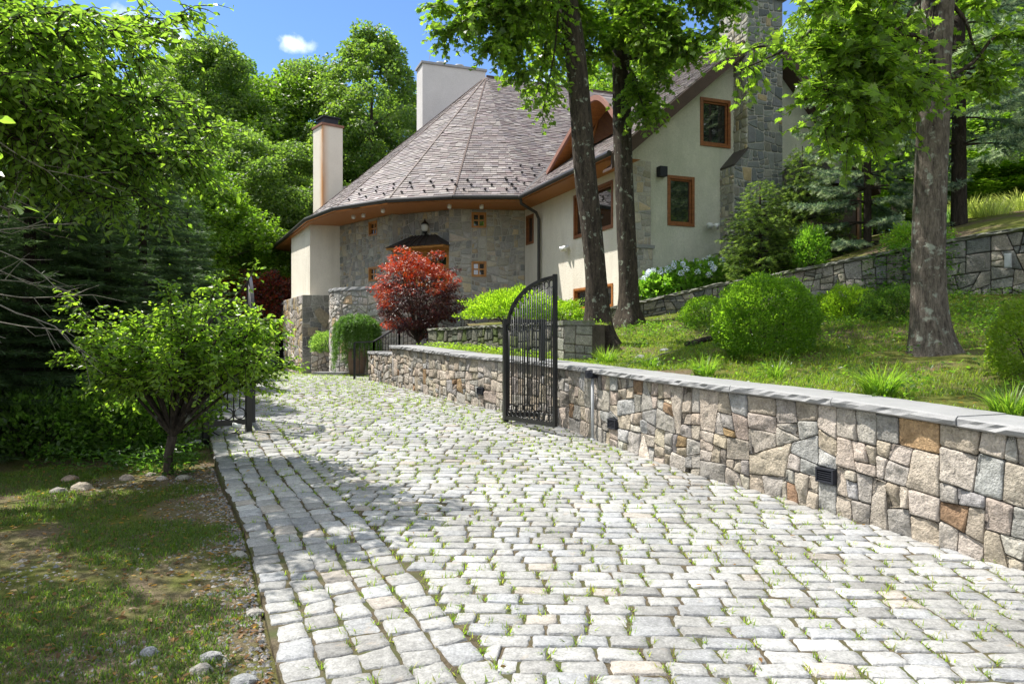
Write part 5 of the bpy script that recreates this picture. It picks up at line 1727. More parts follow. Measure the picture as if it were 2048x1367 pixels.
# ---------------------------------------------------------------- conifers
def make_conifer(name, seed, H, R, label, cols, z0=.03, dens=1., droop=.25, nl=.10, nw=.05, per=9, whorl=.30, group=None, keep=None, mat='needle', tips=None):
    rng = np.random.default_rng(seed); random.seed(seed)
    root = thing(name, label, 'tree', (0, 0, 0), group)
    mb = MB(); trunk(mb, [(0, 0, -.3), (0, 0, H * .5), (0, 0, H)], [.011 * H + .03, .007 * H + .02, .01], 12, .2, seed, .03, .4)
    mbr = MB(); P = []; D = []; Cc = []
    z = z0 * H + .1
    cols = np.array(cols)
    while z < H * .98:
        f = 1 - z / H
        nb = max(4, int(7 * dens * (.6 + .4 * f)))
        a0 = rng.random() * 6.28
        for b in range(nb):
            a = a0 + 6.283 * b / nb + rng.normal(0, .2)
            ln = R * (f ** .75) * rng.uniform(.72, 1.12) + .15
            if keep and not keep(a, z, ln): continue
            ca, sa = math.cos(a), math.sin(a)
            t = np.linspace(0, 1, 7)
            zz = z + ln * (.10 * t - droop * 1.9 * t ** 2 + droop * 1.25 * t ** 3.2)
            pts = np.stack([ca * ln * t, sa * ln * t, zz], 1)
            if ln > .5: mbr.tube([Vector(p) for p in pts], [.006 + .016 * (1 - q) * ln * .5 for q in t], 5, False)
            nt_ = int(ln / .085)
            for k in range(nt_):
                q = (k + rng.random()) / nt_
                if q < .22: continue
                p = np.array([np.interp(q, t, pts[:, j]) for j in range(3)])
                sd_ = 1 if k % 2 else -1
                tl = (.34 * ln * (1.05 - q) + .10) * rng.uniform(.6, 1.1)
                tl = min(tl, .75)
                td = np.array((ca * .75 - sd_ * sa * .75, sa * .75 + sd_ * ca * .75, -.22 - droop * .6 * rng.random())); td /= np.linalg.norm(td)
                m = max(2, int(tl / .05))
                u = (np.arange(m) + rng.random(m)) / m
                pp = p + td * tl * u[:, None] - np.array((0, 0, 1)) * (.10 * tl * u ** 2)[:, None]
                for w_ in range(int(per)):
                    P.append(pp); dd = td + rng.normal(0, .62, (m, 3)); dd[:, 2] = dd[:, 2] * .6 + .06
                    D.append(dd)
                    cc = cols[rng.integers(0, len(cols), m)]
                    if tips is not None: cc = np.where((u[:, None] > .72), np.array(tips) * np.ones((m, 1)), cc)
                    Cc.append(cc)
        z += whorl * (.75 + .5 * rng.random()) * (.7 + .5 * f)
    P = np.concatenate(P); D = np.concatenate(D); Cc = np.concatenate(Cc)
    leaves('crown', P, D, rng.uniform(.7, 1.2, len(P)) * nl, 'need', Cc, nw, None, .7, M[mat], root, rng)
    mb.build('trunk', M['bark_dark'], root, True)
    mbr.build('branches' if False else 'limb', M['bark_dark'], root)
    return root, len(P)
# ---------------------------------------------------------------- branch sprays for the near broadleaf trees
class Spray:
    def __init__(s, seed):
        s.rng = np.random.default_rng(seed); s.P = []; s.D = []; s.mb = MB()

    def bough(s, a, b, r0=.03, sag=.1, n=40, tl=(.3, .8), gap=.05, t0=.3, flat_=.45, droop=-.25, tube_=True, spread=.9):
        rng = s.rng; a = np.array(a, float); b = np.array(b, float); d = b - a; L_ = np.linalg.norm(d)
        mid1 = a + d * .35 + np.array((0, 0, sag * L_)) + rng.normal(0, .05 * L_, 3); mid2 = a + d * .7 + np.array((0, 0, sag * .8 * L_)) + rng.normal(0, .04 * L_, 3)
        pts = np.array(catmull([a, mid1, mid2, b], 8)); m = len(pts)
        if tube_: s.mb.tube([Vector(p) for p in pts], [r0 * (1 - .9 * i / (m - 1)) + .002 for i in range(m)], 6, False)
        tt = np.linspace(0, 1, m)
        for k in range(n):
            t = t0 + (1 - t0) * (k + rng.random()) / n
            p = np.array([np.interp(t, tt, pts[:, j]) for j in range(3)])
            i = min(m - 2, int(t * (m - 1))); ax = pts[i + 1] - pts[i]; ax /= np.linalg.norm(ax)
            rd = rng.normal(0, 1, 3); rd[2] *= flat_
            td = ax * rng.uniform(.3, 1.) + rd * spread + np.array((0, 0, droop * .6)); td /= np.linalg.norm(td)
            ln = rng.uniform(*tl) * (1.1 - .5 * t)
            q = max(3, int(ln / gap)); u = (np.arange(q) + .5) / q
            tp = p + td * ln * u[:, None] + np.array((0, 0, droop)) * (ln * u ** 2)[:, None] * .8
            if tube_ and ln > .22:
                s.mb.tube([Vector(p), Vector(tp[len(tp) // 2]), Vector(tp[-1])], [.006, .004, .002], 4, False)
            sd_ = np.cross(td, (0, 0, 1)); sd_ /= max(1e-6, np.linalg.norm(sd_))
            sg_ = np.where(np.arange(q) % 2, 1, -1)[:, None]
            s.P.append(tp); s.D.append(td * .6 + sd_ * sg_ * .8 + rng.normal(0, .35, (q, 3)) + np.array((0, 0, -.35)))

    def fill(s, C, R, n, flat_=.6):
        P, D = clumps(C, R, n, flat_, s.rng, .1); s.P.append(P); s.D.append(D + np.array((0, 0, -.4)))

    def done(s, root, shape, size, cols, mat, wid=1., spread=.55, bark='bark'):
        P = np.concatenate(s.P); D = np.concatenate(s.D)
        leaves('crown', P, D, s.rng.uniform(.65, 1.2, len(P)) * size, shape, cols, wid, None, spread, M[mat], root, s.rng)
        if s.mb.v: s.mb.build('limb', M[bark], root, True)
        return len(P)


def pxs(lst): return [at(*q) for q in lst]


# ---- the two maples in front of the gable
def big_maple(label, base, path, radii, seed, targets, starts, crown_c, barkm, fl, nl, size=.106, per=56, t0=.42):
    root = thing('maple_tree', label, 'tree', base, 'maples on the lawn')
    mb = MB(); trunk(mb, path, radii, 28, fl, seed, .06, .08); mb.build('trunk', M[barkm], root, True)
    s = Spray(seed + 100)
    for i, t in enumerate(targets):
        st = starts[i % len(starts)]
        s.bough(st, at(*t[:3]), .035, .02, int(1.35 * (t[3] if len(t) > 3 else per)), (.35, .9), .052, t0)
    for c, R, n in crown_c: s.fill([c + Vector(s.rng.normal(0, R * .42, 3)) for _ in range(26)], R * .36, n)  # unseen upper crown above the frame, filled in for its shade
    s.done(root, 'maple', size, G_MAPLE, nl)
    return root


b1 = at(1200, 690, 14.0); p1_ = [b1 - UPZ * .3, at(1192, 560, 14.0), at(1172, 350, 13.95), at(1152, 120, 13.9), at(1132, -40, 13.85), at(1120, -330, 13.8)]
big_maple('thick dark maple trunk leaning slightly, standing beside the stone pier', b1, p1_, [.29, .20, .205, .195, .18, .14], 3,
          [(868, 8, 12.3, 46), (890, 62, 12.2, 60), (950, 60, 12.6), (985, 95, 12.4), (1045, 150, 13.2), (1085, 225, 13.6, 30), (1090, 120, 15.2), (1030, 40, 12.8), (1000, 10, 12.8), (1190, 50, 16.0), (1080, 20, 15.2), (1070, 185, 13.9, 34), (1150, 40, 16.2), (960, -40, 12.8, 70), (1040, 95, 13.6, 50), (1070, 60, 15.0, 50), (940, 20, 12.9, 60), (1110, 200, 16.2, 34), (1180, 140, 16.4, 40)],
          [p1_[4], p1_[4] + UPZ * .5, p1_[5]], [(Vector((1, 13.5, 10.6)), 3.6, 5500), (Vector((.0, 12.7, 8.9)), 1.6, 1200)], 'bark', .9, 'leaf')
b2 = at(1258, 642, 16.2); p2_ = [b2 - UPZ * .3, at(1256, 540, 16.2), at(1247, 330, 16.2), at(1241, 120, 16.2), at(1238, -60, 16.2), at(1236, -320, 16.2)]
big_maple('slimmer straight maple trunk with pale lichen spots in front of the wing corner', b2, p2_, [.26, .205, .20, .185, .17, .12], 5,
          [(1290, 225, 15.2, 50), (1330, 165, 15.0), (1375, 110, 14.8), (1432, 62, 14.6, 50), (1445, 20, 14.6), (1300, 80, 14.4), (1242, 50, 15.0, 34), (1350, 30, 14.6), (1285, 160, 17.4, 30), (1310, 215, 15.4, 34), (1400, 10, 14.8), (1215, 110, 15.5), (1340, 90, 15.2, 60), (1290, 20, 14.8, 60), (1480, 5, 15.0)],
          [p2_[3], p2_[4], p2_[4] + UPZ * .6], [(Vector((3.2, 16, 11.8)), 3.6, 5000), (Vector((4.2, 15.2, 9.8)), 1.8, 1200)], 'bark', .7, 'leaf')
b3 = at(1868, 742, 9.6); p3_ = [b3 - UPZ * .3, at(1856, 600, 9.6), at(1860, 400, 9.6), at(1866, 200, 9.6), at(1876, -20, 9.6), at(1882, -330, 9.6)]
big_maple('pale barked maple trunk with flaring roots in front of the upper wall', b3, p3_, [.29, .21, .195, .19, .185, .15], 8,
          [(1455, 100, 7.6, 14), (1480, 140, 7.6, 10), (1620, 20, 7.6, 34), (1640, 90, 7.8, 38), (1610, 170, 7.6, 16), (1650, 262, 7.8, 26), (1690, 285, 8.0, 28), (1700, 200, 7.8), (1655, 195, 7.8, 30), (1715, 100, 7.8), (1765, 262, 8.6, 34), (1765, 160, 10.4), (1740, 40, 9.0), (1680, -20, 7.8), (1790, 210, 11.0), (1720, 140, 8.6, 44), (1795, 70, 11.2, 50), (1690, 60, 8.2, 44), (1960, 165, 9.9, 18), (1985, 150, 9.8, 18), (1965, 0, 10.4, 18), (2060, 70, 9.8, 22)],
          [p3_[3] + UPZ * .2, p3_[4], p3_[4] + UPZ * .4], [(Vector((5.2, 9.2, 8.6)), 2.8, 3600), (Vector((6.6, 8.8, 7.6)), 1.5, 800), (Vector((2.9, 9.6, 8.3)), 2.0, 700)], 'bark_pale', 1.1, 'leaf', .10, 62, .58)
# big surface root of the pale maple
# ---- tree overhanging from the left edge
root = thing('cherry_tree', 'leafy cherry tree overhanging the verge from the left edge', 'tree', (-7.9, 7.2, 0))
mb = MB(); tp = [Vector((-7.9, 7.2, -.3)), Vector((-7.8, 7.3, 1.6)), Vector((-7.5, 7.4, 3.2)), Vector((-7.3, 7.5, 4.8)), Vector((-7.2, 7.6, 6.2))]
trunk(mb, tp, [.26, .19, .16, .12, .05], 18, .5, 2, .05, .15); mb.build('trunk', M['bark_dark'], root, True)
s = Spray(77)
st = [tp[2], tp[3] - UPZ * 1.2, tp[3] - UPZ * .3, tp[1] + UPZ * 1.2]
for i, t in enumerate([(440, 255, 6.4), (395, 300, 6.2), (350, 60, 5.9), (300, 110, 5.8), (415, 345, 6.5), (330, 420, 6.3), (250, 60, 5.4), (200, 180, 5.6), (260, 290, 6.0), (120, 60, 5.2), (60, 140, 5.0), (160, 320, 5.6), (230, 400, 6.0), (390, 12, 6.3), (120, 240, 5.4), (320, 200, 6.0), (180, 20, 5.2), (350, 250, 6.6), (40, 30, 5.0), (280, 350, 6.5), (390, 210, 6.6), (300, 30, 6.2), (230, 230, 6.6), (130, 130, 6.4), (60, 60, 6.2)]):
    s.bough(st[i % 3], at(t[0], t[1], t[2] * 1.24), .028, .06, 98, (.28, .78), .052, .42, .6, -.45)
for t in ((20, 420, 3.4), (-20, 400, 3.6)): s.bough(tp[1] + UPZ * 1.5 + Vector((.5, -.4, 0)), at(*t), .015, .05, 8, (.12, .25), .05, .75, .6, -.5)
for c, R, n in ((Vector((-6.6, 6.9, 5.0)), 1.6, 1800), (Vector((-5.7, 5.3, 4.7)), 1.4, 3800), (Vector((-5.0, 4.3, 4.6)), 1.2, 2300)):  # off-frame leaf clumps added to dapple the verge with shade
    s.fill([c + Vector(s.rng.normal(0, R * .42, 3)) for _ in range(24)], R * .36, n)
s.done(root, 'ell', .095, G_ELM, 'leaf_big', 1.05, .6, 'bark_dark')

# ---- multi-stemmed shrub by the gate
bx = at(338, 945, 8.25); bx.z = gz(bx.x, bx.y)
root = thing('leafy_shrub', 'tall multi stemmed green shrub beside the iron side panel', 'shrub', bx)
s = Spray(88); mb = MB()
fork = bx + Vector((.04, 0, .42))
mb.tube([bx - UPZ * .2, bx + Vector((-.01, 0, .2)), fork], [.062, .048, .05], 12)
rng = np.random.default_rng(4)
for i in range(30):
    a = i * 2.39996; r = .25 + .92 * math.sqrt((i + .5) / 30)
    e = fork + Vector((r * math.cos(a) * 1.0 + .12, r * math.sin(a) * .8, .45 + (1.25 - .62 * r ** 1.6) * rng.uniform(.55, 1.12)))
    m_ = fork.lerp(e, .45) + Vector((0, 0, .12)); s.mb.tube([fork, m_, e], [.024, .014, .006], 6, False)
    s.bough(m_, e, .008, .03, 48, (.18, .46), .030, .05, .7, -.12)
for e in (at(512, 520, 8.0), at(440, 545, 8.1)): s.bough(fork + UPZ * .6, e, .010, .05, 14, (.1, .25), .04, .5, .9, .05)
for e in (at(545, 640, 8.3), at(540, 740, 8.5), at(505, 745, 8.4), at(455, 730, 8.2), at(150, 640, 8.0), at(130, 590, 8.2), at(400, 690, 8.0), at(240, 760, 8.1), at(520, 690, 8.6), at(470, 660, 8.6), at(430, 600, 8.6), at(500, 610, 8.7)): s.bough(fork + UPZ * .5, e, .014, .08, 34, (.15, .40), .034, .35, .7, -.15)
mb.build('stem', M['bark'], root, True)
s.done(root, 'ell', .068, [(.10, .15, .028), (.125, .17, .03), (.08, .125, .026)], 'leaf_big', 1.15, .55, 'bark')

# ---------------------------------------------------------------- conifers
random.seed(5)
cd, n1 = make_conifer('spruce_tree', 31, 11, 2.3, 'dark spruce directly behind the leafy shrub', G_SPR, .02, 1.15, .30, .17, .075, 9, .33, 'dark conifers on the verge')
c_ = at(60, 683, 10.6); cd.location = (c_.x, c_.y, gz(c_.x, c_.y)); cd.scale = (.8, .8, .52)
cd['label'] = 'dark spruce with dead twigs at the left edge'
for px, d, sc_, rz, lab in ((285, 13.6, (.8, .8, .50), 1.1, 'dark spruce behind the multi stemmed shrub'), (170, 16.5, (.95, .95, .66), 2.3, 'taller spruce in the deepest shade between two dark spruces'), (-120, 8.9, (.75, .75, .40), 3.0, 'spruce cut off by the left edge under the cherry'), (-40, 13.5, (.9, .9, .6), 4.1, 'spruce deep in the left shade behind the dead twigs'), (90, 12.2, (.75, .75, .46), .4, 'low dense spruce filling the gap behind the dead twigs'), (215, 11.6, (.62, .62, .36), 1.7, 'low dark spruce just left of the multi stemmed shrub'), (375, 16.5, (.6, .6, .40), 2.9, 'small dark spruce between shrub and woodland'), (10, 16.5, (1, 1, .66), 3.3, 'tall spruce behind the dead twigs, far back'), (330, 20, (.8, .8, .58), 5.2, 'spruce at the back of the verge, its tip below the woodland crowns')):
    c_ = at(px, 683, d); copy_thing(cd, lab, (c_.x, c_.y, gz(c_.x, c_.y)), rz, sc_)
bs, n2 = make_conifer('blue_spruce', 32, 11.5, 3.6, 'tall blue spruce with a bare dark lower trunk above the upper wall', G_BLUE, .15, .9, .24, .12, .10, 14, .46, 'blue spruces above the upper wall', tips=(.24, .28, .23))
c_ = at(1918, 683, 16.2); bs.location = (c_.x, c_.y, gz(c_.x, c_.y) - .1)
c_ = at(1735, 683, 16.9); copy_thing(bs, 'lower blue spruce drooping beside the copper bay roof', (c_.x, c_.y, gz(c_.x, c_.y) - 1.25), 2.0, (.66, .66, .75))
c_ = at(2120, 683, 19); copy_thing(bs, 'blue spruce reaching in from the right edge', (c_.x, c_.y, gz(c_.x, c_.y) - .3), 3.6, (1, 1, 1.1))
hs, n3 = make_conifer('spruce_shrub', 33, 2.3, 1.15, 'bright tipped young spruce against the stone chimney base', G_NEW, .0, 1.6, .12, .085, .10, 14, .12, 'young spruces behind the upper wall', tips=(.17, .23, .05))
c_ = at(1520, 683, 16.9); hs.location = (c_.x, c_.y, gz(c_.x, c_.y) - .1); hs.scale = (1, 1, 1.0)
c_ = at(1605, 683, 17.6); copy_thing(hs, 'shadier young spruce next to the bright tipped one', (c_.x, c_.y, gz(c_.x, c_.y) - .1), 1.9, (1.0, 1.0, 1.25))
print('conifer needles', n1, n2, n3)


# ---------------------------------------------------------------- rounded bushes
def bush(name, label, cat, c, r, n, size, cols, shape='dia', mat='leaf', wid=1., lump=.16, hollow=.72, up=.5, seed=1, group=None, spread=.55, stems=6, low=-.75, freq=3.):
    rng = np.random.default_rng(seed)
    c = Vector(c)
    root = thing(name, label, cat, c, group)
    d = rdir(int(n * 1.5), 0, 1, rng); d = d[d[:, 2] > low][:n]
    rad = np.array([1 + lump * 1.5 * mnoise.noise(Vector(q) * freq + Vector((seed, 0, 0))) for q in d])
    rad *= hollow + (1 - hollow) * rng.random(len(d)) ** .5 + np.where(rng.random(len(d)) < .04, rng.random(len(d)) * .14, 0)
    R = np.array(r)
    P = np.array(c) + np.array((0, 0, R[2] * .82)) + d * rad[:, None] * R
    D = d * 1.0 + rng.normal(0, .5, d.shape) + np.array((0, 0, up))
    leaves('foliage', P, D, rng.uniform(.6, 1.2, len(P)) * size, shape, cols, wid, unit(d + np.array((0, 0, .6)))[:, :], spread, M[mat], root, rng)
    mb = MB()
    for i in range(stems):
        a = 6.283 * i / stems + seed; e = c + Vector((math.cos(a) * R[0] * .6, math.sin(a) * R[1] * .6, R[2] * 1.1))
        mb.tube([c - UPZ * .15, c.lerp(e, .5) + UPZ * .05, e], [.018, .012, .004], 6)
    mb.build('stem', M['bark'], root)
    return root


def G(px, py, d, lift=0.):
    p = at(px, py, d); p.z = gz(p.x, p.y) + lift
    return p


bush('boxwood', 'big clipped round boxwood in the middle of the lawn', 'shrub', G(1530, 700, 10.6, -.06), (.72, .70, .66), 34000, .036, G_BOX + [(.11, .17, .025)], 'dia', 'leaf', 1.2, .09, .76, .6, 41, freq=3.4)
bush('boxwood', 'yellow green boxwood cut off by the right edge above the wall', 'shrub', G(2075, 700, 7.6, -.05), (.42, .45, .46), 9000, .034, [(.10, .14, .02), (.12, .15, .025)], 'dia', 'leaf', 1.2, .14, .75, .5, 42)
bush('boxwood', 'low dark boxwood at the foot of the upper wall, left of the big round one', 'shrub', G(1415, 640, 14.6, -.1), (.52, .45, .34), 9000, .034, G_BOX, 'dia', 'leaf', 1.2, .12, .75, .5, 43)
bush('golden_shrub', 'sunlit golden green shrub between the round boxwood and the pale trunk', 'shrub', G(1700, 640, 12.9, -.1), (.50, .42, .36), 9000, .04, [(.13, .18, .02), (.10, .155, .02)], 'dia', 'leaf', .9, .2, .6, .9, 44)
bush('golden_shrub', 'small golden shrub low behind the round boxwood', 'shrub', G(1645, 640, 13.3, -.1), (.34, .30, .28), 4500, .04, [(.13, .18, .02), (.10, .155, .02)], 'dia', 'leaf', .9, .2, .6, .9, 45)
bush('boxwood', 'dark low shrub directly left of the pale maple trunk', 'shrub', G(1790, 640, 12.2, -.1), (.52, .45, .36), 9000, .036, [(.035, .07, .02), (.05, .08, .02)], 'dia', 'leaf', 1., .2, .7, .7, 46)
bush('laurel', 'light green upright shrub in front of the blue spruce', 'shrub', G(1622, 560, 15.9, -.1), (.36, .34, .52), 2600, .07, [(.07, .13, .025), (.09, .15, .025)], 'ell', 'leaf_big', 1., .3, .4, .6, 47)
bush('laurel', 'leafy shrub rooted on the wall top behind the pale maple', 'shrub', G(1835, 520, 14.2, -.1), (.6, .4, .3), 2400, .07, [(.09, .15, .025), (.12, .17, .025)], 'ell', 'leaf_big', 1., .3, .4, .3, 48)
bush('azalea', 'bright lime green azalea on the mossy bed wall', 'shrub', (-.02, 15.9, 1.78), (.98, .62, .44), 10000, .055, [(.14, .195, .022), (.165, .215, .025), (.115, .175, .02)], 'ell', 'leaf_big', 1., .30, .45, .75, 49, low=-.35)
bush('azalea', 'lime green shrub half hidden behind the arched gate leaf', 'shrub', (1.05, 16.4, 1.80), (.60, .5, .34), 4000, .05, [(.13, .18, .022), (.105, .16, .02)], 'ell', 'leaf_big', 1., .3, .5, .7, 50, low=-.35)
bush('potted_shrub', 'small variegated shrub growing in the stone planter', 'shrub', (-6.2, 24.9, 1.1), (.50, .42, .40), 4200, .06, [(.12, .17, .07), (.16, .20, .10), (.08, .13, .04)], 'ell', 'leaf_big', 1., .25, .5, .5, 51)
bush('understory_shrub', 'low leafy shrub in the shade left of the multi stemmed shrub', 'shrub', G(235, 880, 9.4, -.1), (.75, .6, .62), 4200, .075, [(.06, .10, .022), (.08, .125, .026), (.045, .08, .022)], 'ell', 'leaf_big', 1.1, .35, .3, .4, 56, low=-.5)
bush('understory_shrub', 'shade shrub behind the multi stemmed shrub and the grey pier', 'shrub', G(345, 860, 10.1, -.1), (.6, .5, .75), 3200, .07, [(.06, .10, .022), (.085, .13, .026)], 'ell', 'leaf_big', 1.1, .35, .3, .4, 57, low=-.5)
bush('understory_shrub', 'low dark shrub at the left edge below the dead twigs', 'shrub', G(60, 900, 9.0, -.1), (.9, .6, .5), 3800, .07, [(.045, .08, .02), (.06, .10, .024)], 'ell', 'leaf_big', 1.1, .35, .3, .4, 58, low=-.5)
# hydrangeas
for i, (px, py, d, r) in enumerate(((1318, 590, 17.7, .48), (1372, 585, 17.3, .52), (1425, 575, 17.2, .46), (1470, 568, 17.1, .36))):
    lab = ('pale blooming hydrangea nearest the slim maple trunk', 'hydrangea with blue white heads below the gable window', 'hydrangea in front of the floodlit gable corner', 'darker hydrangea at the foot of the young spruce')[i]
    p = G(px, py, d, -.1); h = bush('hydrangea', lab, 'shrub', p, (r, r * .85, r * .85), 1500, .11, [(.085, .15, .03), (.11, .18, .035)], 'ell', 'leaf_big', 1.3, .25, .5, .5, 60 + i, 'hydrangeas along the gable')
    rng = np.random.default_rng(70 + i)
    dd = rdir(60, .35, 1, rng); dd = dd[(dd[:, 2] > -.1) & (dd[:, 1] < .5)][:(18, 18, 12, 5)[i]]
    for q in dd:
        c = np.array(p) + np.array((0, 0, r * .7)) + q * np.array((r, r * .85, r * .85)) * 1.02
        e = unit(rng.normal(0, 1, (60, 3))); leaves('flower_head', c + np.array((0, -.04, .05)) + e * .055, np.cross(e, rng.normal(0, 1, (60, 3))) + e * .3, .030, 'dia', [(.72, .75, .80), (.78, .80, .78), (.55, .60, .76)], 1.6, None, .8, M['petal'], h, rng)

# japanese maple and the far red one
jm = thing('japanese_maple', 'round red japanese maple in front of the entrance door', 'tree', (-2.35, 18.8, 1.3))
rng = np.random.default_rng(90); P = []; D = []; C_ = []
JC = Vector((-2.35, 18.8, 2.62))
s = Spray(91)
for i in range(150):
    h = 1 - 2 * (i + .5) / 150; a = i * 2.39996
    rr = math.sqrt(max(0, 1 - h * h))
    e = JC + Vector((rr * math.cos(a) * 1.0, rr * math.sin(a) * .9, h * 1.05)) * rng.uniform(.64, 1.1) + Vector((0, 0, .12 if h > .5 else 0))
    if e.z < 1.62: continue
    n_ = 95; r_ = .22
    d = unit(rng.normal(0, 1, (n_, 3))); p = np.array(e) + d * np.array((r_, r_, r_ * .5)) * rng.random((n_, 1)) ** .5
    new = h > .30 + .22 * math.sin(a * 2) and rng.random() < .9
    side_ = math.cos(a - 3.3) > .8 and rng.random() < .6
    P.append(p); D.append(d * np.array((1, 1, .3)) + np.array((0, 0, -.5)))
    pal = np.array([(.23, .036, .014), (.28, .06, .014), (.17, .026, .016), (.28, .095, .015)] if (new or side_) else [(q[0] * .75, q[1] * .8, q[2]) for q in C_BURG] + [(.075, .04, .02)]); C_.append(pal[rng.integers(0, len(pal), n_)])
    if i % 4 == 0: s.mb.tube([Vector((-2.35, 18.8, 1.5)), Vector((-2.35, 18.8, 1.5)).lerp(e, .5) + Vector((0, 0, .05)), e], [.025, .012, .004], 5, False)
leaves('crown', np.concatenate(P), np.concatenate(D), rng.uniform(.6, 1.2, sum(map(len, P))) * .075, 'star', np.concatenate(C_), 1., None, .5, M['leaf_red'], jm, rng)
s.mb.tube([(-2.35, 18.8, .9), (-2.33, 18.8, 1.3), (-2.35, 18.8, 1.6)], [.06, .05, .04], 10); s.mb.build('trunk', M['bark'], jm)
for (px, d, r, lab) in ((538, 32.5, 1.0, 'distant red maple behind the garage parapet'), (480, 34, 1.0, 'distant red maple rising left of the gate stile')):
    c = at(px, 600, d); bush('japanese_maple', lab, 'tree', c - UPZ * .85, (r * 1.2, r, r * 1.1), 5000, .13, C_RED + C_BURG, 'star', 'leaf_red', 1., .3, .5, .2, int(px))

# weeping evergreen in the clay pot
we = thing('weeping_hemlock', 'weeping evergreen hanging over the clay pot', 'shrub', (-4.55, 22.0, 1.25))
rng = np.random.default_rng(95); P = []; D = []
for i in range(300):
    a = rng.random() * 6.283; el = rng.random() ** .7
    top = np.array((-4.55, 22, 2.0)) + np.array((math.cos(a) * .62 * math.sqrt(el), math.sin(a) * .62 * math.sqrt(el), .32 * (1 - el) + rng.normal(0, .04)))
    ln = rng.uniform(.35, 1.15) * (.45 + .8 * el); m = int(ln / .03) + 3; u = np.linspace(0, 1, m)
    pp = top + np.array((math.cos(a) * .10, math.sin(a) * .10, 0)) * np.sqrt(u)[:, None] - np.array((0, 0, ln)) * (u ** 1.3)[:, None]
    for k in range(3): P.append(pp + rng.normal(0, .015, pp.shape)); D.append(rng.normal(0, .6, pp.shape) + np.array((math.cos(a) * .4, math.sin(a) * .4, -.7)))
P = np.concatenate(P); D = np.concatenate(D)
leaves('foliage', P, D, rng.uniform(.7, 1.2, len(P)) * .085, 'need', [(.07, .14, .025), (.09, .165, .028), (.055, .11, .022)], .16, None, .7, M['needle'], we, rng)
mb = MB(); mb.tube([(-4.55, 22, 1.2), (-4.53, 22, 1.7), (-4.55, 22, 2.2)], [.035, .03, .015], 8); mb.build('stem', M['bark'], we)


# ---------------------------------------------------------------- grasses
def blades(P, Dr, ln, wd, arch, cols, rng):
    """curved blades of five points; returns mesh arrays"""
    n = len(P); K = 5; t = np.linspace(0, 1, K)
    Dr = Dr / np.maximum(1e-6, np.linalg.norm(Dr[:, :2], axis=1, keepdims=True))
    out_ = ln[:, None] * (.25 * t + arch[:, None] * t ** 2)
    zz = ln[:, None] * (t - (arch[:, None]) * .75 * t ** 2.4)
    c = P[:, None, :] + np.stack([Dr[:, 0:1] * out_, Dr[:, 1:2] * out_, zz], -1)
    sd_ = np.stack([-Dr[:, 1], Dr[:, 0], np.zeros(n)], -1)[:, None, :] * (wd[:, None] * (1 - t ** 1.7)[None, :] * .5)[:, :, None]
    V = np.stack([c + sd_, c - sd_], 2).reshape(n, K * 2, 3)
    f = np.array([[2 * k, 2 * k + 1, 2 * k + 3, 2 * k + 2] for k in range(K - 1)])
    L_ = (np.arange(n)[:, None] * K * 2 + f.ravel()[None, :]).ravel()
    cols = np.asarray(cols)[rng.integers(0, len(cols), n)] * rng.normal(1, .15, (n, 1)).clip(.6, 1.5)
    return V.reshape(-1, 3), L_, np.full(n * (K - 1), 4), np.repeat(cols, K - 1, 0)


def clump(label, c, n, ln, spread, cols=G_GRASS, seed=1, name='grass_clump', wd=.012):
    rng = np.random.default_rng(seed)
    a = rng.random(n) * 6.283; r = rng.random(n) ** .5 * spread
    P = np.stack([c[0] + np.cos(a) * r, c[1] + np.sin(a) * r, np.full(n, c[2] - .02)], -1)
    a2 = a + rng.normal(0, .5, n)
    V, L_, S_, C = blades(P, np.stack([np.cos(a2), np.sin(a2), 0 * a], -1), rng.uniform(.55, 1.15, n) * ln, rng.uniform(.7, 1.2, n) * wd, rng.uniform(.1, .75, n), cols, rng)
    o = link(name, mesh_np(name, V, L_, S_, C), M['blade']); tag(o, label, 'grass clump', 'grass clumps behind the drive wall')
    o.location = (0, 0, 0)
    return o


for i, (px, py, d, n, ln, sp, lab) in enumerate((
    (1760, 800, 6.9, 300, .42, .12, 'big arching grass clump in front of the pale maple roots'),
    (2020, 835, 5.75, 260, .36, .11, 'grass clump against the wall top at the right edge'),
    (1408, 755, 9.0, 240, .34, .10, 'dense grass clump left below the round boxwood'),
    (1552, 768, 8.5, 90, .36, .07, 'sparse grass clump below the round boxwood'),
    (1212, 725, 11.6, 200, .36, .12, 'dark grass clump at the foot of the leaning maple'),
    (1300, 738, 10.3, 80, .26, .08, 'small thin grass clump between the pier and the dense clump'),
    (1650, 775, 7.9, 60, .16, .12, 'tiny leafy grass tuft on the wall edge near the big clump'))):
    clump(lab, G(px, py, d), n, ln, sp, G_GRASS, 100 + i)
for i, (px, d, lab) in enumerate(((1985, 17.5, 'pale ornamental grass on the hill at the right'), (2040, 18.5, 'pale ornamental grass cut by the right edge'), (1940, 19.5, 'pale ornamental grass beside the dark spruce trunk'), (1890, 18.5, 'bluish ornamental grass between pale trunk and spruce trunk'))):
    g = clump(lab, G(px, 450, d), 420, .62, .42, [(.30, .30, .17), (.36, .35, .20), (.22, .24, .11)] if i < 3 else [(.10, .17, .09), (.13, .19, .10)], 120 + i, 'ornamental_grass', .016)
    g['group'] = 'ornamental grasses on the hillside'


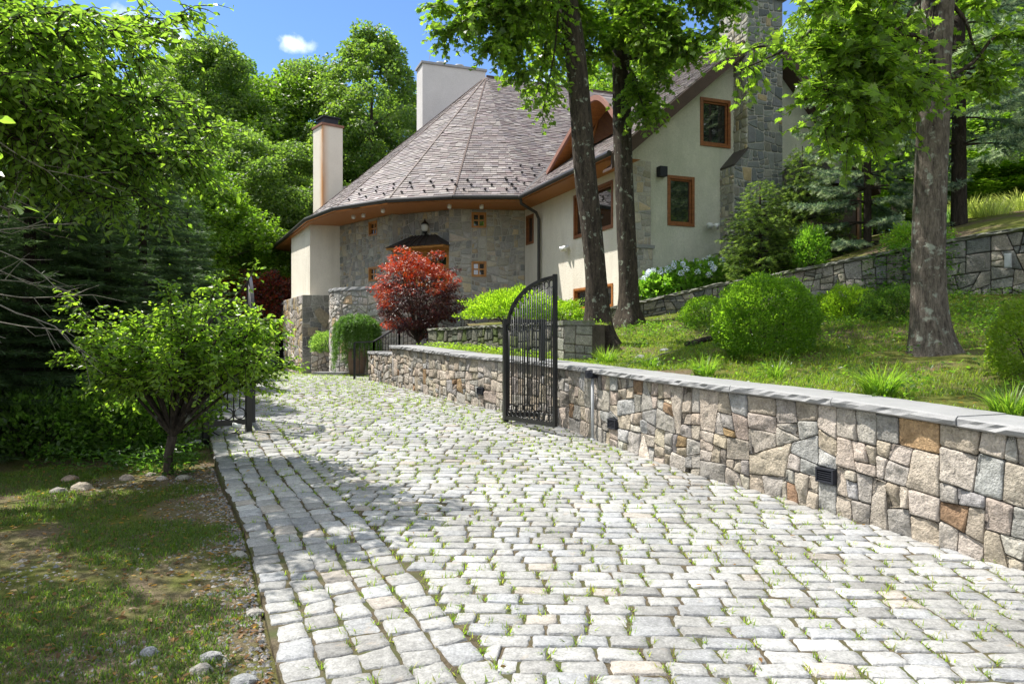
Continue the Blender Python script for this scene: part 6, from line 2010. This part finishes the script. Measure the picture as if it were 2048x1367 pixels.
def scatter(name, pts, n_each, ln, wd, cols, rng, sp=.03, arch=(.1, .7)):
    P0 = np.repeat(np.asarray(pts), n_each, 0); n = len(P0)
    P = P0 + np.concatenate([rng.normal(0, sp, (n, 2)), np.zeros((n, 1))], 1)
    a = rng.random(n) * 6.283
    V, L_, S_, C = blades(P, np.stack([np.cos(a), np.sin(a), 0 * a], -1), rng.uniform(.4, 1.2, n) * ln, rng.uniform(.6, 1.2, n) * wd, rng.uniform(*arch, n), cols, rng)
    o = link(name, mesh_np(name, V, L_, S_, C), M['blade']); tag(o, kind='stuff')
    return o


rng = np.random.default_rng(130)
hp = np.array([(x, y, zd(y) - .03) for x, y, k in HEADS if rng.random() < k * min(1, max(.25, .8 + 1.1 * mnoise.noise(Vector((x * .8, y * .8, 2)))))])
o = scatter('joint_grass', hp[hp[:, 1] < 9], 18, .07, .0085, [(.12, .18, .025), (.16, .21, .03), (.10, .14, .02), (.20, .19, .06)], rng, .020)
tag(o, 'short weeds growing in the cobble joints', 'grass')
o = scatter('joint_grass', hp[hp[:, 1] >= 9], 10, .085, .013, [(.13, .18, .025), (.17, .21, .03), (.11, .15, .02)], rng, .028)
tag(o, 'short weeds growing in the distant cobble joints', 'grass')
# verge grass and moss, with bare patches
pts = []
while len(pts) < 10500:
    y = rng.uniform(2.2, 10.5); x = edge_x(y) - .1 - rng.random() ** 1.2 * 6
    if x < -1.2 * y: continue
    v = mnoise.noise(Vector((x * .9, y * .9, 3))) + .35 * mnoise.noise(Vector((x * 3, y * 3, 1))) - .18 * math.exp(-((edge_x(y) - x) / .8) ** 2)
    if v > -.10: pts.append((x, y, gz(x, y) - .004))
o = scatter('grass', pts, 11, .05, .0065, [(.05, .085, .018), (.07, .11, .02), (.09, .11, .025), (.045, .075, .018)], rng, .05); tag(o, 'thin mossy grass on the shaded verge', 'grass')
pts = []
while len(pts) < 9500:
    y = rng.uniform(5.2, 16.5); x = foot_x(y) + .5 + rng.random() * 7.5
    if x / y > .74: continue
    v = mnoise.noise(Vector((x * .7, y * .7, 9))) + .4 * mnoise.noise(Vector((x * 2.4, y * 2.4, 5)))
    z = gz(x, y)
    if v > -.3 and z < 2.45: pts.append((x, y, z - .004))
o = scatter('grass', pts, 10, .075, .008, [(.09, .135, .022), (.12, .16, .025), (.15, .17, .03), (.07, .11, .02)], rng, .07); tag(o, 'short mossy grass on the sloping lawn', 'grass')


def cover(name, label, pts, per, size, cols, seed, hgt=.12, shape='ell'):
    rng = np.random.default_rng(seed)
    P0 = np.repeat(np.asarray(pts), per, 0); n = len(P0)
    P = P0 + np.stack([rng.normal(0, .09, n), rng.normal(0, .09, n), rng.random(n) * hgt], -1)
    o = leaves(name, P, rdir(n, .1, .4, rng), rng.uniform(.6, 1.2, n) * size, shape, cols, 1.1, None, .45, M['leaf_big'], None, rng)
    tag(o, label, 'ground cover', kind='stuff')
    return o


pts = [(x, y, gz(x, y)) for y in np.arange(12.9, 17, .16) for x in [np.interp(y, BED.p[:, 1], BED.p[:, 0]) - u for u in (.12, .26, .40, .54)] if x > foot_x(y) + .42]
cover('ground_cover', 'bright low ground cover between the drive wall and the mossy wall', pts, 16, .05, [(.13, .175, .022), (.105, .16, .02)], 140, .12)
pts = []
for k in range(1900):
    y = rng.uniform(6.5, 15.6); x = rng.uniform(1.2, 9.5)
    if x < foot_x(y) + .55: continue
    p = Vector((x, y)); px_ = 1024 + x / y * 1500
    z = gz(x, y)
    py_ = 683 - (z - 1.5) / y * 1500
    if z > 2.55: continue
    if (px_ > 1890 and py_ < 690 and rng.random() < .9) or (1230 < px_ < 1440 and 625 < py_ < 680 and rng.random() < .8) or (1620 < px_ < 1740 and 640 < py_ < 670 and rng.random() < .6) or rng.random() < .16: pts.append((x, y, z))
cover('ground_cover', 'leafy weeds and ground cover on the upper lawn', pts, 22, .055, [(.06, .11, .02), (.08, .13, .022), (.05, .09, .02)], 141, .14)
pts = []
for k in range(420):
    x = rng.uniform(-6.6, -2.9); y = rng.uniform(7.6, 10.2)
    if x < edge_x(y) - .25 and (y > 8.0 - .25 * (x + 3.5)): pts.append((x, y, gz(x, y)))
cover('ground_cover', 'dark weedy ground cover under the leafy shrub and the conifers', pts, 18, .065, [(.045, .085, .02), (.06, .11, .022), (.035, .07, .02)], 142, .22)
# ivy on the upper wall
pts = []
for k in range(200):
    s_ = rng.uniform(s_at_y(UP, 13.2), s_at_y(UP, 14.3)); p = UP.get(s_); nn_ = UP.nrm(s_)
    zt = zt_up(p); pts.append((p[0] - nn_[0] * .07, p[1] - nn_[1] * .07, zt - rng.random() ** 1.3 * 1.0))
cover('ivy', 'ivy hanging down the upper wall left of the pale maple', pts, 8, .075, [(.04, .085, .02), (.055, .10, .02)], 143, .12)

# gravel and fallen leaves
rng = np.random.default_rng(150)
oc = np.array([(1, 0, 0), (-1, 0, 0), (0, 1, 0), (0, -1, 0), (0, 0, 1), (0, 0, -1)], float)
of = np.array([(0, 2, 4), (2, 1, 4), (1, 3, 4), (3, 0, 4), (2, 0, 5), (1, 2, 5), (3, 1, 5), (0, 3, 5)])
pts = []
while len(pts) < 5200:
    y = 2.2 + rng.random() ** 2.0 * 6.5; x = edge_x(y) - .03 - rng.random() ** 1.6 * 2.4
    v = mnoise.noise(Vector((x * 1.1, y * 1.1, 7))) + .55 - .60 * (edge_x(y) - x) + (.2 if y < 3.8 else 0)
    if v > rng.random() * .8: pts.append((x, y, gz(x, y)))
P = np.array(pts); n = len(P)
sz = rng.uniform(.006, .017, n) * np.where(rng.random(n) < .08, 1.8, 1)
V = oc[None] * rng.uniform(.6, 1.2, (n, 6, 1)) * (sz[:, None] * np.stack([rng.uniform(.8, 1.4, n), rng.uniform(.7, 1.2, n), rng.uniform(.45, .8, n)], -1))[:, None, :]
an = rng.random(n) * 6.283; ca, sa = np.cos(an)[:, None], np.sin(an)[:, None]
V = np.stack([V[..., 0] * ca - V[..., 1] * sa, V[..., 0] * sa + V[..., 1] * ca, V[..., 2]], -1) + P[:, None, :]
L_ = (np.arange(n)[:, None] * 6 + of.ravel()[None]).ravel()
gc = np.array([(.30, .29, .275), (.38, .36, .34), (.22, .215, .205), (.34, .27, .21), (.27, .285, .30)])[rng.integers(0, 5, n)] * rng.normal(1, .15, (n, 1)).clip(.6, 1.5)
o = link('gravel', mesh_np('gravel', V.reshape(-1, 3), L_, np.full(n * 8, 3), np.repeat(gc, 8, 0)), M['field']); tag(o, 'loose grey gravel beside the cobbles', 'gravel', kind='stuff')
pts = [(edge_x(y) - .05 - rng.random() ** 1.3 * 2.2, y) for y in rng.uniform(2.2, 9, 2200)] + [(foot_x(y) + .6 + rng.random() * 6, y) for y in rng.uniform(5.5, 14, 900)] + [(rng.uniform(edge_x(y), foot_x(y)), y) for y in rng.uniform(2.5, 9, 50)]
P = np.array([(x, y, (zd(y) if edge_x(y) < x < foot_x(y) else gz(x, y)) + .012) for x, y in pts])
o = leaves('leaf_litter', P, rdir(len(P), 0, .15, rng), rng.uniform(.02, .05, len(P)), 'ell', [(.16, .08, .035), (.22, .12, .05), (.10, .055, .03)], 1., None, .35, M['blade'], None, rng); tag(o, 'dry brown fallen leaves beside the cobbles', 'leaf litter', kind='stuff')


# ---------------------------------------------------------------- rocks and sticks
def rock(label, c, r, col, seed):
    random.seed(seed); mb = MB(); mb.col = col
    n, m = 12, 7; vs = []
    for j in range(m + 1):
        th = math.pi * j / m
        for i in range(n):
            ph = 2 * math.pi * i / n; d = Vector((math.sin(th) * math.cos(ph), math.sin(th) * math.sin(ph), math.cos(th)))
            q = d.copy()
            for ax in ((.8, .3, .5), (-.6, .7, .3), (.1, -.9, .4), (-.5, -.4, .8), (.3, .2, .93), (.9, -.4, -.1)):   # broken facets
                a = Vector(ax).normalized(); h = q.dot(a); lim = .66 + .12 * math.sin(seed * 3 + ax[0] * 9)
                if h > lim: q -= a * (h - lim) * .9
            q *= 1 + .14 * mnoise.noise(d * 2.3 + Vector((seed, 0, 0)))
            vs.append((c[0] + q.x * r[0], c[1] + q.y * r[1], c[2] + r[2] * .35 + q.z * r[2]))
    mb.add(vs, [[j * n + i, j * n + (i + 1) % n, (j + 1) * n + (i + 1) % n, (j + 1) * n + i] for j in range(m) for i in range(n)])
    o = mb.build('rock', M['field']); tag(o, label, 'rock')


for i, (px, py, r, col, lab) in enumerate((
    (142, 968, .11, (.44, .33, .26), 'pinkish rounded rock at the back of the verge, left of its pair'),
    (165, 985, .12, (.46, .40, .32), 'tan rock lying in front of the pinkish one'),
    (118, 992, .10, (.36, .33, .30), 'greyish rock at the left end of the small rock row'),
    (255, 965, .09, (.36, .30, .25), 'flat brownish rock on bare soil left of the shrub stem'),
    (302, 958, .07, (.40, .35, .30), 'little pale rock just left of the shrub stem'),
    (325, 965, .07, (.46, .40, .36), 'little pale rock just right of the shrub stem'),
    (368, 965, .10, (.30, .28, .24), 'mossy grey rock between shrub and cobbles'),
    (300, 1288, .055, (.33, .34, .36), 'flat bluish rock lying alone in the gravel'),
    (425, 1298, .065, (.36, .36, .36), 'angular grey rock in the gravel near the cobbles'),
    (405, 1322, .065, (.34, .32, .29), 'long grey rock beside the angular one'),
    (490, 1345, .075, (.33, .34, .35), 'flat grey rock at the bottom edge beside the cobbles'),
    (480, 1108, .07, (.37, .36, .33), 'flat rock sunk next to the border cobbles'),
    (512, 1215, .06, (.38, .36, .33), 'pale rock touching the border cobbles'),
    (1282, 690, .11, (.36, .36, .35), 'grey rock on the lawn right of the leaning maple'),
    (1330, 688, .09, (.40, .40, .39), 'pale flat rock on the lawn beside the stick'))):
    h = 1.5
    for _ in range(4):
        d = (EYE - 0.) * F / max(40, (py - 683)); p = at(px, py, d); break
    if px > 1200: d = 11.9 if i == 13 else 12.3; p = at(px, py, d)
    p.z = gz(p.x, p.y)
    rock(lab, p, (r * .95, r * .75, r * .5), col, i + 3)


def stick(label, pts, r, mat='bark_dark', name='fallen_branch', cat='branch'):
    mb = MB(); p, rr = bough(pts, r, r * .35, n=6)
    mb.tube(p, rr, 7, True, lambda i, a, r_, q: r_ * (1 + .25 * mnoise.noise(Vector((i * .7, math.cos(a), math.sin(a))))))
    k = len(p) // 2; mb.tube([p[k], p[k] + Vector((.12, .10, .05)), p[k] + Vector((.22, .25, .06))], [r * .5, r * .35, r * .15], 6)
    o = mb.build(name, M[mat], None, True); tag(o, label, cat)


stick('long thin fallen branch on the lawn right of the dark grass clump', [G(1238, 716, 11.0, .02), G(1290, 708, 11.4, .03), G(1330, 698, 11.8, .04), G(1372, 692, 12.2, .02)], .016, 'twig')
stick('thick dark rotten log lying left of the round boxwood', [G(1375, 668, 12.4, .04), G(1405, 660, 12.7, .09), G(1438, 652, 13.0, .05)], .07)
# dead bare twigs of the conifers at the left
dt = thing('dead_branch', 'pale bare dead twigs sticking out of the dark conifers', 'branch', at(20, 650, 7.4))
mb = MB(); random.seed(12)
for i in range(16):
    a = at(random.uniform(-120, 20), random.uniform(230, 640), random.uniform(6.8, 7.8)); p = [a]; d = Vector((random.uniform(.5, 1), random.uniform(-.2, .2), random.uniform(-.7, .45)))
    for k in range(7): d += Vector((random.gauss(0, .18), random.gauss(0, .15), random.gauss(0, .16))); d.normalize(); p.append(p[-1] + d * random.uniform(.12, .2))
    mb.tube(p, [.007 - .0008 * k for k in range(8)], 5, False)
    for k in (2, 3, 4, 5):
        e = d.copy(); e += Vector((random.gauss(0, .5), random.gauss(0, .4), random.gauss(0, .6))); e.normalize()
        mb.tube([p[k], p[k] + e * .14, p[k] + e * .3 + Vector((0, 0, random.gauss(0, .05)))], [.004, .003, .0015], 4, False)
mb.build('twig', M['twig'], dt)
